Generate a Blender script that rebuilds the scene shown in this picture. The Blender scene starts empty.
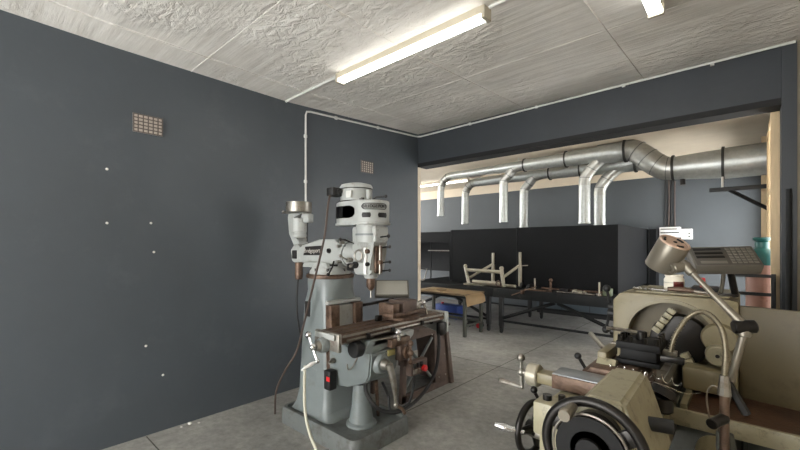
import bpy, bmesh, math, random
from mathutils import Vector, Matrix, Euler
random.seed(7)
PI = math.pi
sc = bpy.context.scene
COL = sc.collection
V = Vector

# ------------------------------------------------------------------ materials
def lin(c):
    c /= 255.0
    return c/12.92 if c <= .04045 else ((c+.055)/1.055)**2.4
def rgb(r, g, b): return (lin(r), lin(g), lin(b), 1)

MATS = {}
def mat(name, col, rough=.5, metal=0, var=.12, scale=6, bump=0, bscale=60, dirt=None, dirt_amt=.5, dscale=4, stretch=(1,1,1), spec=.5, coat=0):
    m = bpy.data.materials.new(name); m.use_nodes = True
    nt = m.node_tree; N = nt.nodes; L = nt.links
    b = N['Principled BSDF']
    b.inputs['Roughness'].default_value = rough
    b.inputs['Metallic'].default_value = metal
    b.inputs['Specular IOR Level'].default_value = spec
    b.inputs['Coat Weight'].default_value = coat
    tc = N.new('ShaderNodeTexCoord'); mp = N.new('ShaderNodeMapping')
    mp.inputs['Scale'].default_value = stretch
    L.new(tc.outputs['Object'], mp.inputs['Vector'])
    n = N.new('ShaderNodeTexNoise'); n.inputs['Scale'].default_value = scale
    n.inputs['Detail'].default_value = 6; n.inputs['Roughness'].default_value = .65
    L.new(mp.outputs['Vector'], n.inputs['Vector'])
    r = N.new('ShaderNodeValToRGB')
    r.color_ramp.elements[0].position = .3; r.color_ramp.elements[1].position = .7
    lo = [max(0, c*(1-var)) for c in col[:3]]+[1]; hi = [min(1, c*(1+var)) for c in col[:3]]+[1]
    r.color_ramp.elements[0].color = lo; r.color_ramp.elements[1].color = hi
    L.new(n.outputs['Fac'], r.inputs['Fac'])
    out = r.outputs['Color']
    if dirt:
        n2 = N.new('ShaderNodeTexNoise'); n2.inputs['Scale'].default_value = dscale
        n2.inputs['Detail'].default_value = 8; n2.inputs['Roughness'].default_value = .7
        L.new(mp.outputs['Vector'], n2.inputs['Vector'])
        r2 = N.new('ShaderNodeValToRGB')
        r2.color_ramp.elements[0].position = .62-.25*dirt_amt; r2.color_ramp.elements[1].position = .80-.2*dirt_amt
        r2.color_ramp.elements[0].color = (0,0,0,1); r2.color_ramp.elements[1].color = (1,1,1,1)
        L.new(n2.outputs['Fac'], r2.inputs['Fac'])
        mx = N.new('ShaderNodeMix'); mx.data_type = 'RGBA'
        L.new(r2.outputs['Color'], mx.inputs['Factor']); L.new(out, mx.inputs['A'])
        mx.inputs['B'].default_value = dirt
        out = mx.outputs['Result']
    L.new(out, b.inputs['Base Color'])
    if bump:
        n3 = N.new('ShaderNodeTexNoise'); n3.inputs['Scale'].default_value = bscale
        n3.inputs['Detail'].default_value = 5
        L.new(mp.outputs['Vector'], n3.inputs['Vector'])
        bp = N.new('ShaderNodeBump'); bp.inputs['Strength'].default_value = bump
        bp.inputs['Distance'].default_value = .01
        L.new(n3.outputs['Fac'], bp.inputs['Height']); L.new(bp.outputs['Normal'], b.inputs['Normal'])
    MATS[name] = m
    return m
def emit(name, col, s):
    m = bpy.data.materials.new(name); m.use_nodes = True
    b = m.node_tree.nodes['Principled BSDF']
    b.inputs['Base Color'].default_value = (.8,.8,.8,1)
    b.inputs['Emission Color'].default_value = col
    b.inputs['Emission Strength'].default_value = s
    return m

M = {}
M['wall'] = mat('slate_wall_paint', rgb(69,75,81), .45, 0, .07, 1.5, .2, 9, rgb(78,84,90), .25, 2.2, spec=.5)
M['beam'] = mat('dark_beam_paint', rgb(47,52,57), .5, 0, .1, 2, .2, 14)
M['wallback'] = mat('back_wall_paint', rgb(72,77,81), .65, 0, .06, 1.5, .15, 12)
M['cream'] = mat('cream_plaster', rgb(205,192,172), .8, 0, .08, 2, .3, 20)
M['black_strip'] = mat('black_edge', rgb(12,12,13), .7, 0, .1)
M['white'] = mat('white_plastic', rgb(225,225,222), .4, 0, .03)
M['conduit'] = mat('conduit_white', rgb(200,200,196), .45, 0, .06)
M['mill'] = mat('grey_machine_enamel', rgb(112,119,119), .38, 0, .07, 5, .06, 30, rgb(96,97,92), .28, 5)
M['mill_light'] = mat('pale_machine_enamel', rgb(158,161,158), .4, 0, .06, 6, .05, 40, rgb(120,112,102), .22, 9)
M['mill_base'] = mat('stained_grey_enamel', rgb(96,100,98), .5, 0, .12, 6, .15, 30, rgb(62,58,50), .5, 6)
M['steel'] = mat('worn_steel', rgb(150,146,138), .38, .85, .15, 14, .08, 60, rgb(86,66,50), .42, 12)
M['rusty'] = mat('oily_rusted_steel', rgb(104,84,70), .5, .45, .25, 16, .25, 60, rgb(58,40,30), .6, 10)
M['brown_iron'] = mat('brown_oxide_paint', rgb(92,76,68), .6, .1, .16, 9, .15, 50, rgb(58,44,38), .45, 7)
M['chrome'] = mat('bright_chrome', rgb(205,205,205), .22, .95, .05, 9)
M['rubber'] = mat('black_rubber', rgb(20,20,20), .55, 0, .1)
M['black'] = mat('black_plastic', rgb(16,16,17), .55, 0, .1)
M['darksteel'] = mat('dark_painted_steel', rgb(22,24,25), .6, 0, .2, 8, .1, 50, rgb(60,56,50), .2, 9, spec=.25)
M['booth'] = mat('charcoal_sheet_metal', rgb(15,16,18), .6, 0, .1, 3, .05, 20, rgb(24,25,27), .2, 3, spec=.15)
M['bluegrey'] = mat('blue_grey_sheet', rgb(72,82,90), .6, 0, .1, 4)
M['galv'] = mat('galvanised_steel', rgb(180,183,180), .42, .7, .12, 22, .12, 7)
M['galvflex'] = mat('galvanised_elbow_steel', rgb(172,172,166), .38, .75, .12, 20, .1, 12)
M['flange'] = mat('dark_flange', rgb(58,58,56), .5, .5, .1)
M['lathe'] = mat('cream_lathe_enamel', rgb(124,115,88), .42, 0, .08, 5, .08, 30, rgb(92,80,56), .26, 9)
M['lathe_light'] = mat('worn_cream_enamel', rgb(148,142,118), .42, 0, .09, 9, .08, 40, rgb(92,84,66), .36, 22)
M['guard'] = mat('olive_cream_guard', rgb(88,78,54), .5, 0, .07, 3, .04, 30, rgb(66,56,36), .25, 4)
M['tray'] = mat('rusty_tray_floor', rgb(84,58,42), .45, .25, .3, 9, .3, 60, rgb(54,34,24), .6, 5)
M['iron'] = mat('dark_cast_iron', rgb(40,38,36), .35, .7, .12, 18, .06, 60)
M['greybase'] = mat('green_grey_enamel', rgb(62,64,56), .5, 0, .12, 5, .1, 30, rgb(44,40,32), .5, 5)
M['lampgrey'] = mat('lamp_grey_enamel', rgb(118,112,100), .35, .45, .06, 9)
M['lampcap'] = mat('lamp_cap_pinkish', rgb(176,150,132), .5, 0, .08, 12)
M['dro'] = mat('grey_display_case', rgb(88,84,76), .5, 0, .06, 10)
M['dro_face'] = mat('display_face', rgb(70,66,60), .4, 0, .06, 10)
M['keys'] = mat('pale_keys', rgb(104,100,92), .5, 0, .05)
M['paper'] = mat('brown_paper', rgb(182,158,122), .8, 0, .07, 8, .2, 20)
M['wood'] = mat('weathered_board', rgb(132,114,88), .7, 0, .2, 8, .15, 40, stretch=(1,8,1))
M['timber'] = mat('pale_timber', rgb(214,190,152), .7, 0, .12, 5, .1, 40, stretch=(6,6,.6))
M['gas'] = mat('pink_cylinder_paint', rgb(150,112,98), .5, 0, .1, 9, .05, 40, rgb(120,72,58), .25, 12)
M['teal'] = mat('teal_cylinder_paint', rgb(26,84,80), .45, 0, .1)
M['red'] = mat('red_plastic', rgb(190,30,34), .4, 0, .05)
M['blue'] = mat('blue_plastic', rgb(36,66,140), .4, 0, .05)
M['palepipe'] = mat('pale_pipe_steel', rgb(160,154,138), .4, .3, .1, 16)
M['tin'] = mat('white_tin', rgb(222,216,200), .4, 0, .05)
M['brick'] = mat('grille_clay', rgb(98,90,86), .7, 0, .15, 40)
M['grille'] = mat('grille_metal', rgb(196,186,176), .5, .2, .12, 60)
M['hose_pale'] = mat('pale_hose', rgb(176,174,158), .5, 0, .05)
M['cable'] = mat('brown_cable', rgb(72,60,54), .55, 0, .08)
M['flex'] = mat('flexible_metal_hose', rgb(122,114,96), .4, .7, .12, 40)
M['plate'] = mat('black_name_plate', rgb(30,28,28), .4, .1, .1)
M['letter'] = mat('silver_lettering', rgb(190,186,178), .45, .2, .03)
M['display'] = mat('pale_display_panel', rgb(160,158,148), .5, 0, .05)
M['swarf'] = mat('bright_swarf', rgb(230,228,222), .2, 1, .05)
M['tube'] = emit('fluorescent_tube', (1,.985,.94,1), 6.5)
M['batten'] = mat('cream_batten', rgb(172,164,146), .5, 0, .05)
M['chipw'] = mat('white_plaster_chip', rgb(215,212,206), .7, 0, .05)

# concrete floor
def concrete():
    m = bpy.data.materials.new('concrete_floor'); m.use_nodes = True
    nt = m.node_tree; N = nt.nodes; L = nt.links; b = N['Principled BSDF']
    tc = N.new('ShaderNodeTexCoord')
    def noise(s, d=8, r=.6):
        n = N.new('ShaderNodeTexNoise'); n.inputs['Scale'].default_value = s
        n.inputs['Detail'].default_value = d; n.inputs['Roughness'].default_value = r
        L.new(tc.outputs['Object'], n.inputs['Vector']); return n.outputs['Fac']
    def ramp(f, p0, p1, c0, c1):
        r = N.new('ShaderNodeValToRGB'); e = r.color_ramp.elements
        e[0].position = p0; e[1].position = p1; e[0].color = c0; e[1].color = c1
        L.new(f, r.inputs['Fac']); return r.outputs['Color']
    def mixc(f, a, bb, typ='MIX'):
        x = N.new('ShaderNodeMix'); x.data_type = 'RGBA'; x.blend_type = typ
        if isinstance(f, float): x.inputs['Factor'].default_value = f
        else: L.new(f, x.inputs['Factor'])
        for k, v in (('A', a), ('B', bb)):
            if isinstance(v, tuple): x.inputs[k].default_value = v
            else: L.new(v, x.inputs[k])
        return x.outputs['Result']
    base = ramp(noise(1.1), .35, .65, rgb(138,137,133), rgb(176,174,168))
    fine = ramp(noise(14, 10, .75), .3, .7, rgb(190,190,190), rgb(255,255,255))
    c = mixc(1.0, base, fine, 'MULTIPLY')
    st = ramp(noise(3.3, 9, .72), .60, .74, (0,0,0,1), (1,1,1,1))
    c = mixc(st, c, rgb(112,108,102))
    st2 = ramp(noise(38, 4, .6), .70, .76, (0,0,0,1), (1,1,1,1))
    c = mixc(st2, c, rgb(84,78,70))
    L.new(c, b.inputs['Base Color'])
    L.new(ramp(noise(2.5), .3, .7, (.42,.42,.42,1), (.7,.7,.7,1)), b.inputs['Roughness'])
    bp = N.new('ShaderNodeBump'); bp.inputs['Strength'].default_value = .15; bp.inputs['Distance'].default_value = .01
    L.new(noise(25), bp.inputs['Height']); L.new(bp.outputs['Normal'], b.inputs['Normal'])
    return m
M['floor'] = concrete()
def ceilmat():
    m = bpy.data.materials.new('board_marked_ceiling'); m.use_nodes = True
    nt = m.node_tree; N = nt.nodes; L = nt.links; b = N['Principled BSDF']
    b.inputs['Roughness'].default_value = .75
    tc = N.new('ShaderNodeTexCoord')
    def noise(s, d=8, r=.6, st=(1,1,1), dist=0):
        mp = N.new('ShaderNodeMapping'); mp.inputs['Scale'].default_value = st
        L.new(tc.outputs['Object'], mp.inputs['Vector'])
        n = N.new('ShaderNodeTexNoise'); n.inputs['Scale'].default_value = s
        n.inputs['Detail'].default_value = d; n.inputs['Roughness'].default_value = r
        n.inputs['Distortion'].default_value = dist
        L.new(mp.outputs['Vector'], n.inputs['Vector']); return n.outputs['Fac']
    def ramp(f, p0, p1, c0, c1):
        r = N.new('ShaderNodeValToRGB'); e = r.color_ramp.elements
        e[0].position = p0; e[1].position = p1; e[0].color = c0; e[1].color = c1
        L.new(f, r.inputs['Fac']); return r.outputs['Color']
    c = ramp(noise(1.6), .3, .7, rgb(204,201,195), rgb(230,227,221))
    x = N.new('ShaderNodeMix'); x.data_type = 'RGBA'; x.blend_type = 'MULTIPLY'; x.inputs['Factor'].default_value = 1
    L.new(c, x.inputs['A']); L.new(ramp(noise(3, 6, .6, (.5,7,1)), .3, .65, rgb(236,234,231), rgb(255,255,255)), x.inputs['B'])
    L.new(x.outputs['Result'], b.inputs['Base Color'])
    a1 = N.new('ShaderNodeMath'); a1.operation = 'MULTIPLY_ADD'
    L.new(noise(2.2, 6, .6, (.45,6,1)), a1.inputs[0]); a1.inputs[1].default_value = .28
    # rough lumpy plaster only in wide patches
    msk = ramp(noise(.55, 2), .40, .52, (0,0,0,1), (1,1,1,1))
    mm = N.new('ShaderNodeMath'); mm.operation = 'MULTIPLY'
    L.new(noise(9, 6, .55, (1,1.4,1), .8), mm.inputs[0]); L.new(msk, mm.inputs[1])
    L.new(mm.outputs[0], a1.inputs[2])
    bp = N.new('ShaderNodeBump'); bp.inputs['Strength'].default_value = .95; bp.inputs['Distance'].default_value = .035
    L.new(a1.outputs[0], bp.inputs['Height']); L.new(bp.outputs['Normal'], b.inputs['Normal'])
    return m
M['ceil'] = ceilmat()

# ------------------------------------------------------------------ mesh builder
class MB:
    def __init__(s): s.bm = bmesh.new()
    def _post(s, verts, mtx):
        bmesh.ops.transform(s.bm, matrix=mtx, verts=verts)
    def box(s, x0, x1, y0, y1, z0, z1, bev=0, seg=2, mtx=None):
        c = [(x0+x1)/2, (y0+y1)/2, (z0+z1)/2]
        r = bmesh.ops.create_cube(s.bm, size=1)
        vs = r['verts']
        for v in vs:
            v.co = V((c[0]+v.co.x*abs(x1-x0), c[1]+v.co.y*abs(y1-y0), c[2]+v.co.z*abs(z1-z0)))
        es = list({e for v in vs for e in v.link_edges})
        if bev:
            r2 = bmesh.ops.bevel(s.bm, geom=es, offset=bev, segments=seg, affect='EDGES', profile=.5)
            vs = list({v for f in r2['faces'] for v in f.verts} | {v for v in vs if v.is_valid})
        if mtx: bmesh.ops.transform(s.bm, matrix=mtx, verts=vs)
        return s
    def cyl(s, p0, p1, r0, r1=None, seg=24, bev=0):
        p0, p1 = V(p0), V(p1); r1 = r0 if r1 is None else r1
        d = p1-p0
        q = V((0,0,1)).rotation_difference(d.normalized()).to_matrix().to_4x4()
        if bev:
            prof = [(0,0),(r0-bev,0),(r0,bev),(r1,d.length-bev),(r1-bev,d.length),(0,d.length)]
            return s.lathe(prof, p0, d, seg)
        m = Matrix.Translation((p0+p1)/2) @ q
        bmesh.ops.create_cone(s.bm, cap_ends=True, segments=seg, radius1=r0, radius2=r1, depth=d.length, matrix=m)
        return s
    def lathe(s, prof, org, axis=(0,0,1), seg=28):
        org = V(org); q = V((0,0,1)).rotation_difference(V(axis).normalized()).to_matrix()
        rings = []
        for r, z in prof:
            if r < 1e-6: rings.append([s.bm.verts.new(org+q@V((0,0,z)))])
            else: rings.append([s.bm.verts.new(org+q@V((r*math.cos(2*PI*k/seg), r*math.sin(2*PI*k/seg), z))) for k in range(seg)])
        for a, b in zip(rings, rings[1:]):
            for k in range(seg):
                k2 = (k+1) % seg
                if len(a) == 1 and len(b) == 1: continue
                if len(a) == 1: s.bm.faces.new((a[0], b[k2], b[k]))
                elif len(b) == 1: s.bm.faces.new((a[k], a[k2], b[0]))
                else: s.bm.faces.new((a[k], a[k2], b[k2], b[k]))
        return s
    def sph(s, c, r, sc=(1,1,1), seg=16):
        bmesh.ops.create_uvsphere(s.bm, u_segments=seg, v_segments=seg//2+2, radius=r, matrix=Matrix.Translation(V(c)) @ Matrix.Diagonal((*sc,1)))
        return s
    def prism(s, pts, axis, a0, a1, bev=0):
        """pts: 2-D outline in the two axes other than `axis`, extruded a0..a1"""
        def P(u, v, w):
            return {'x': (w,u,v), 'y': (u,w,v), 'z': (u,v,w)}[axis]
        A = [s.bm.verts.new(P(u, v, a0)) for u, v in pts]
        B = [s.bm.verts.new(P(u, v, a1)) for u, v in pts]
        n = len(pts); fs = [s.bm.faces.new(A), s.bm.faces.new(B[::-1])]
        for k in range(n): fs.append(s.bm.faces.new((A[k], B[k], B[(k+1) % n], A[(k+1) % n])))
        if bev:
            es = list({e for f in fs for e in f.edges})
            bmesh.ops.bevel(s.bm, geom=es, offset=bev, segments=2, affect='EDGES', profile=.5)
        return s
    def loft(s, secs):
        """secs: list of closed loops (same count) of 3-D points"""
        R = [[s.bm.verts.new(p) for p in sec] for sec in secs]
        n = len(R[0])
        for a, b in zip(R, R[1:]):
            for k in range(n): s.bm.faces.new((a[k], a[(k+1) % n], b[(k+1) % n], b[k]))
        s.bm.faces.new(R[0][::-1]); s.bm.faces.new(R[-1])
        return s
    def tube(s, pts, r, seg=10, smooth=0, radii=None):
        pts = [V(p) for p in pts]
        if smooth:
            pts, radii = catmull(pts, smooth, radii)
        n = len(pts)
        T = []
        for i in range(n):
            a = pts[max(0,i-1)]; b = pts[min(n-1,i+1)]
            T.append((b-a).normalized())
        up = V((0,0,1)) if abs(T[0].z) < .9 else V((1,0,0))
        nrm = (up - T[0]*up.dot(T[0])).normalized()
        rings = []
        for i in range(n):
            if i: 
                nrm = (nrm - T[i]*nrm.dot(T[i])).normalized()
            bn = T[i].cross(nrm); rr = radii[i] if radii else r
            rings.append([s.bm.verts.new(pts[i] + (nrm*math.cos(2*PI*k/seg)+bn*math.sin(2*PI*k/seg))*rr) for k in range(seg)])
        for a, b in zip(rings, rings[1:]):
            for k in range(seg): s.bm.faces.new((a[k], a[(k+1) % seg], b[(k+1) % seg], b[k]))
        s.bm.faces.new(rings[0][::-1]); s.bm.faces.new(rings[-1])
        return s
    def torus(s, c, axis, R, r, seg=40, sub=12, flat=1):
        c = V(c); q = V((0,0,1)).rotation_difference(V(axis).normalized()).to_matrix()
        G = []
        for i in range(seg):
            a = 2*PI*i/seg
            G.append([s.bm.verts.new(c+q@V(((R+r*math.cos(b))*math.cos(a), (R+r*math.cos(b))*math.sin(a), flat*r*math.sin(b)))) for b in [2*PI*j/sub for j in range(sub)]])
        for i in range(seg):
            for j in range(sub):
                s.bm.faces.new((G[i][j], G[(i+1)%seg][j], G[(i+1)%seg][(j+1)%sub], G[i][(j+1)%sub]))
        return s
    def build(s, name, m, parent=None, loc=None, smooth=35):
        bmesh.ops.recalc_face_normals(s.bm, faces=s.bm.faces)
        off = V((0,0,0))
        if parent is not None:
            off = world_loc(parent)
        o_loc = V(loc) if loc is not None else None
        if parent is None:
            if o_loc is None:
                # origin at base centre
                mn = V((1e9,)*3); mxv = V((-1e9,)*3)
                for v in s.bm.verts:
                    for i in range(3):
                        mn[i] = min(mn[i], v.co[i]); mxv[i] = max(mxv[i], v.co[i])
                o_loc = V(((mn.x+mxv.x)/2, (mn.y+mxv.y)/2, mn.z))
            off = o_loc
        for v in s.bm.verts: v.co -= off
        me = bpy.data.meshes.new(name); s.bm.to_mesh(me); s.bm.free()
        me.materials.append(m)
        if smooth:
            for p in me.polygons: p.use_smooth = True
            me.set_sharp_from_angle(angle=math.radians(smooth))
        o = bpy.data.objects.new(name, me); COL.objects.link(o)
        if parent is None: o.location = off
        else: o.parent = parent
        return o
def world_loc(o):
    l = V((0,0,0))
    while o is not None:
        l += o.location; o = o.parent
    return l
def catmull(pts, k, radii=None):
    P = [pts[0]]+list(pts)+[pts[-1]]; out = []; ro = []
    for i in range(1, len(P)-2):
        for j in range(k):
            t = j/k
            a, b, c, d = P[i-1], P[i], P[i+1], P[i+2]
            out.append(.5*((2*b)+(c-a)*t+(2*a-5*b+4*c-d)*t*t+(3*b-a-3*c+d)*t**3))
            if radii: ro.append(radii[i-1]*(1-t)+radii[i]*t)
    out.append(pts[-1])
    if radii: ro.append(radii[-1])
    return out, (ro if radii else None)
def tag(o, label, cat, group=None, kind=None):
    o['label'] = label; o['category'] = cat
    if group: o['group'] = group
    if kind: o['kind'] = kind
    return o
def thing(name, loc, label, cat, group=None):
    o = bpy.data.objects.new(name, None); COL.objects.link(o)
    o.location = loc; o.empty_display_size = .1
    return tag(o, label, cat, group)
def struct(o): o['kind'] = 'structure'; return o
def lettering(text, size, ctr, rot, m, parent, name='lettering', ext=.0008):
    cu = bpy.data.curves.new('t', 'FONT'); cu.body = text; cu.size = size; cu.extrude = ext
    cu.align_x = 'CENTER'; cu.align_y = 'CENTER'
    t = bpy.data.objects.new('t', cu); COL.objects.link(t)
    bpy.context.view_layer.update()
    dg = bpy.context.evaluated_depsgraph_get()
    me = bpy.data.meshes.new_from_object(t.evaluated_get(dg))
    bpy.data.objects.remove(t); me.materials.clear(); me.materials.append(m)
    mt = rot.to_4x4() if rot else Matrix.Identity(4)
    me.transform(Matrix.Translation(V(ctr)-world_loc(parent)) @ mt)
    o = bpy.data.objects.new(name, me); COL.objects.link(o); o.parent = parent
    return o
def rot3(xa, ya):
    xa = V(xa).normalized(); ya = V(ya).normalized(); za = xa.cross(ya)
    return Matrix((xa, ya, za)).transposed()
def rrect(cx, cy, w, d, r, z, n=5):
    pts = []
    for (sx, sy, a0) in ((1,1,0),(-1,1,PI/2),(-1,-1,PI),(1,-1,1.5*PI)):
        for i in range(n+1):
            a = a0+PI/2*i/n
            pts.append((cx+sx*(w/2-r)+r*math.cos(a), cy+sy*(d/2-r)+r*math.sin(a), z))
    return pts

# ------------------------------------------------------------------ setting
H = 3.15; PY = 4.44; BT = 3.26; BY = 9.24; RX = 3.87
b = MB().box(-5, 5.2, -3, BY, -.2, 0).build('floor', M['floor'], loc=(0,0,0), smooth=0); struct(b)
j = MB().box(1.272, 1.280, -2.9, 8.9, -.001, .0012); j.box(.02, 3.85, 4.50, 4.508, -.001, .0012); j.box(.02,5,.95,.958,-.001,.0012)
struct(j.build('trim_1', mat('floor_joint', rgb(70,67,62), .8), loc=(0,0,0), smooth=0))
def CZ(y):    # the slab sags: lower over the mill, higher at the partition
    k = [(-3,3.09),(.1,3.092),(.7,3.078),(2.3,3.072),(4.44,3.188),(4.6,3.19)]
    for (a, za), (b_, zb) in zip(k, k[1:]):
        if y <= b_: return za+(zb-za)*(y-a)/(b_-a)
    return 3.19
c = MB()
YS = [-3+.1*i for i in range(75)]+[PY+.01]
c.loft([[(-.2,y,CZ(y)),(5.2,y,CZ(y)),(5.2,y,3.5),(-.2,y,3.5)] for y in YS])
for x in (.37, 1.65, 2.87, 4.1):
    c.loft([[(x-.008,y,CZ(y)+.002),(x-.003,y,CZ(y)-.006),(x+.003,y,CZ(y)-.006),(x+.008,y,CZ(y)+.002)] for y in YS])
for y in (-.2, 1.30, 3.1): c.box(0, 5, y-.004, y+.004, CZ(y)-.003, CZ(y)+.01)
struct(c.build('ceiling', M['ceil'], loc=(0,0,0), smooth=0))
struct(MB().box(-.2, 0, -3, PY, 0, 3.4).build('wall_left', M['wall'], loc=(0,0,0), smooth=0))
struct(MB().box(-5.2, 5.2, PY+.2, BY+.2, H, H+.25).build('ceiling_back_room', M['cream'], loc=(0,0,0), smooth=0))
# partition: beam over the wide opening, right-hand column, cream return
struct(MB().box(-.3, 3.93, PY, PY+.2, 2.75, 3.4).build('wall_partition_beam', M['beam'], loc=(0,0,0), smooth=0))
struct(MB().box(0.0, 3.84, PY-.004, PY+.204, 2.70, 2.755).build('trim_2', M['black_strip'], loc=(0,0,0), smooth=0))  # black strip along the underside of the beam
struct(MB().box(3.84, 3.93, PY-.02, PY+.2, 0, 3.4).build('wall_partition_column', M['beam'], loc=(0,0,0), smooth=0))
struct(MB().box(3.93, 5.2, PY, PY+.2, 0, 3.4).build('wall_partition_right', mat('darker_cream_plaster', rgb(128,119,103), .8, 0, .12, 3, .2, 20), loc=(0,0,0), smooth=0))  # cream plaster in a darker, uneven tone
struct(MB().box(-5, 0, PY, PY+.05, 0, 2.75).build('wall_partition_left', M['wallback'], loc=(0,0,0), smooth=0))
struct(MB().box(-.012, .006, PY-.004, PY+.056, 0, 2.70).build('trim_3', M['cream'], loc=(0,0,0), smooth=0))  # pale strip: light on the wall's end face put into its colour
# back room
bw = MB().box(-5, 5.2, BY, BY+.2, 0, 2.92)
struct(bw.build('wall_back', M['wallback'], loc=(0,0,0), smooth=0))
struct(MB().box(-5, 5.2, BY, BY+.2, 2.92, H).build('wall_back_upper', M['cream'], loc=(0,0,0), smooth=0))
struct(MB().box(-5.2, -5, PY, 5.0, 0, H).box(-5.2, -5, 5.0, BY+.2, 2.95, H).build('wall_back_left', M['cream'], loc=(0,0,0), smooth=0))  # unseen side left open, added to send daylight along the floor
# right wall of the back room: doorway y 5.0..6.25 open to daylight
w = MB().box(RX, RX+.2, 6.3, 7.15, 0, H).box(RX, RX+.2, 9.0, BY, 0, H).box(RX, RX+.2, 7.15, 9.0, 2.5, H).box(RX, RX+.2, PY+.2, 6.3, 2.95, H).box(RX, RX+.2, PY+.2, 4.85, 0, 2.95)
struct(w.build('wall_back_right', M['wallback'], loc=(0,0,0), smooth=0))
# near room: right wall and unseen wall behind the camera, its opening added for daylight
w = MB().box(5.0, 5.2, -3, PY, 0, 3.4)
struct(w.build('wall_right', M['cream'], loc=(0,0,0), smooth=0))
w = MB().box(-.2, .1, -3.2, -3, 0, 3.4).box(3.1, 5.2, -3.2, -3, 0, 3.4).box(.1, 3.1, -3.2, -3, 2.8, 3.4)
struct(w.build('wall_near', M['cream'], loc=(0,0,0), smooth=0))

# fluorescent fittings
def batten(p0, p1, label, group, ntub=2, H=H):
    p0, p1 = V(p0), V(p1); d = (p1-p0).normalized(); n = V((-d.y, d.x, 0)); mid = (p0+p1)/2
    t = thing('fluorescent_light', (mid.x, mid.y, H-.09), label, 'ceiling light', group)
    L = (p1-p0).length
    def bx(mb, a, bb, w0, w1, z0, z1):
        q = [p0+d*a+n*w0, p0+d*bb+n*w0, p0+d*bb+n*w1, p0+d*a+n*w1]
        mb.loft([[(v.x, v.y, z0) for v in q], [(v.x, v.y, z1) for v in q]]); return mb
    bx(MB(), 0, L, -.030, .030, H-.050, H+.012).build('housing', M['batten'], t)
    for a in (-.02, L-.01):
        bx(MB(), a, a+.025, -.042, .042, H-.088, H-.01).build('end_cap', M['batten'], t)
    for k in range(ntub):
        w_ = (-.025, .025)[k] if ntub == 2 else 0
        a = p0+d*.012+n*w_; e = p1-d*.012+n*w_
        MB().cyl((a.x, a.y, H-.068), (e.x, e.y, H-.068), .0135, seg=14).build('tube', M['tube'], t)
    return t
batten((.95,2.20,H), (2.395,2.20,H), 'twin tube fluorescent light fully in view over the milling machine', 'fluorescent ceiling lights', H=CZ(2.2))
batten((3.21,2.86,H), (3.21,1.40,H), 'twin tube fluorescent light cut off by the top edge above the lathe', 'fluorescent ceiling lights', H=CZ(2.3)-.005)
batten((.3,6.0,H), (1.85,6.0,H), 'fluorescent light in the back room just beyond the dark beam', 'fluorescent ceiling lights')
batten((-2.9,7.9,H), (-1.3,7.9,H), 'farthest fluorescent light, left, seen beside the lit white corner of the wall', 'fluorescent ceiling lights')
batten((-.9,7.9,H), (.7,7.9,H), 'far fluorescent light seen between the two duct runs', 'fluorescent ceiling lights')

# conduits
zc = 3.035; zp = 3.143
cd = MB().tube([(.012,2.475,1.9),(.012,2.475,zc-.05),(.012,2.49,zc-.012),(.012,2.54,zc),(.012,3.4,zc+.05),(.012,PY-.06,zp),(.03,PY-.03,zp),(.06,PY-.012,zp),(2,PY-.012,zp+.022),(3.80,PY-.034,zp+.03),(3.92,PY-.034,zp+.03)], .011, 8)
cdo = cd.build('electrical_conduit', M['conduit'], loc=(.012,2.475,1.9))
tag(cdo, 'white conduit climbing the left wall and following the ceiling edge along the beam', 'conduit')
for p in ((.012,2.475,2.75),(.012,2.475,2.25),(.012,2.9,zc+.021),(.012,3.6,zc+.062)):
    MB().box(p[0]-.014,p[0]+.006,p[1]-.018,p[1]+.018,p[2]-.018,p[2]+.018,.004).build('saddle_clip', M['conduit'], cdo)
for x in (.9,1.8,2.7,3.4):
    MB().box(x-.015,x+.015,PY-.028,PY,zp+.022*min(1,x/2)-.016,zp+.022*min(1,x/2)+.016,.004).build('saddle_clip', M['conduit'], cdo)
tag(MB().tube([(.03,2.22,3.058),(.80,2.20,3.056),(.93,2.20,3.05)], .012, 8).build('electrical_conduit', M['conduit']), 'short white ceiling conduit from the left wall to the near light fitting', 'conduit')
tag(MB().tube([(2.42,2.20,3.056),(4.9,2.20,3.056)], .011, 8).build('electrical_conduit', M['conduit']), 'white ceiling conduit running on rightwards from the near light fitting', 'conduit')

# wall vents
def vent(y, z, label):
    t = thing('air_vent', (0,y,z-.07), label, 'vent', 'perforated vents in the left wall')
    MB().box(-.01,.006,y-.105,y+.105,z-.075,z+.075).build('backing', M['grille'], t)
    f = MB()
    for k in range(7): f.box(.004,.012,y-.105+k*.035-.004+(.004 if k==0 else -.004 if k==6 else 0),y-.105+k*.035+.004+(.004 if k==0 else -.004 if k==6 else 0),z-.075,z+.075)
    for k in range(6): f.box(.004,.0115,y-.105,y+.105,z-.075+k*.028,z-.075+k*.028+.008)
    f.build('grille', M['brick'], t)
vent(.97, 2.53, 'small perforated vent high on the left wall nearest the camera')
vent(3.41, 2.55, 'small perforated vent on the left wall above the milling machine, nearer the corner')
# small plaster chips where plugs were pulled from the wall
for (y, z, lab) in ((0.699,2.130,'top speck of the upper pair in the dark wall, under the vent'),
    (0.699,1.718,'left speck of two at equal height on the dark wall'),
    (0.992,1.730,'right speck of two at equal height on the dark wall'),
    (1.013,1.492,'white plug speck just below the right speck of the pair'),
    (0.956,0.729,'faint speck low on the dark wall'),
    (1.079,0.462,'lowest white speck on the dark wall above the floor')):
    mb = MB(); mb.lathe([(0,.004),(.004,.005),(.008,.003),(.010,0)], (0,y,z), (1,0,0), 9)
    tag(mb.build('wall_plug', M['chipw']), 'white '+lab if not lab.startswith('white') else lab, 'wall plug', 'filled screw holes in the dark wall')


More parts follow.
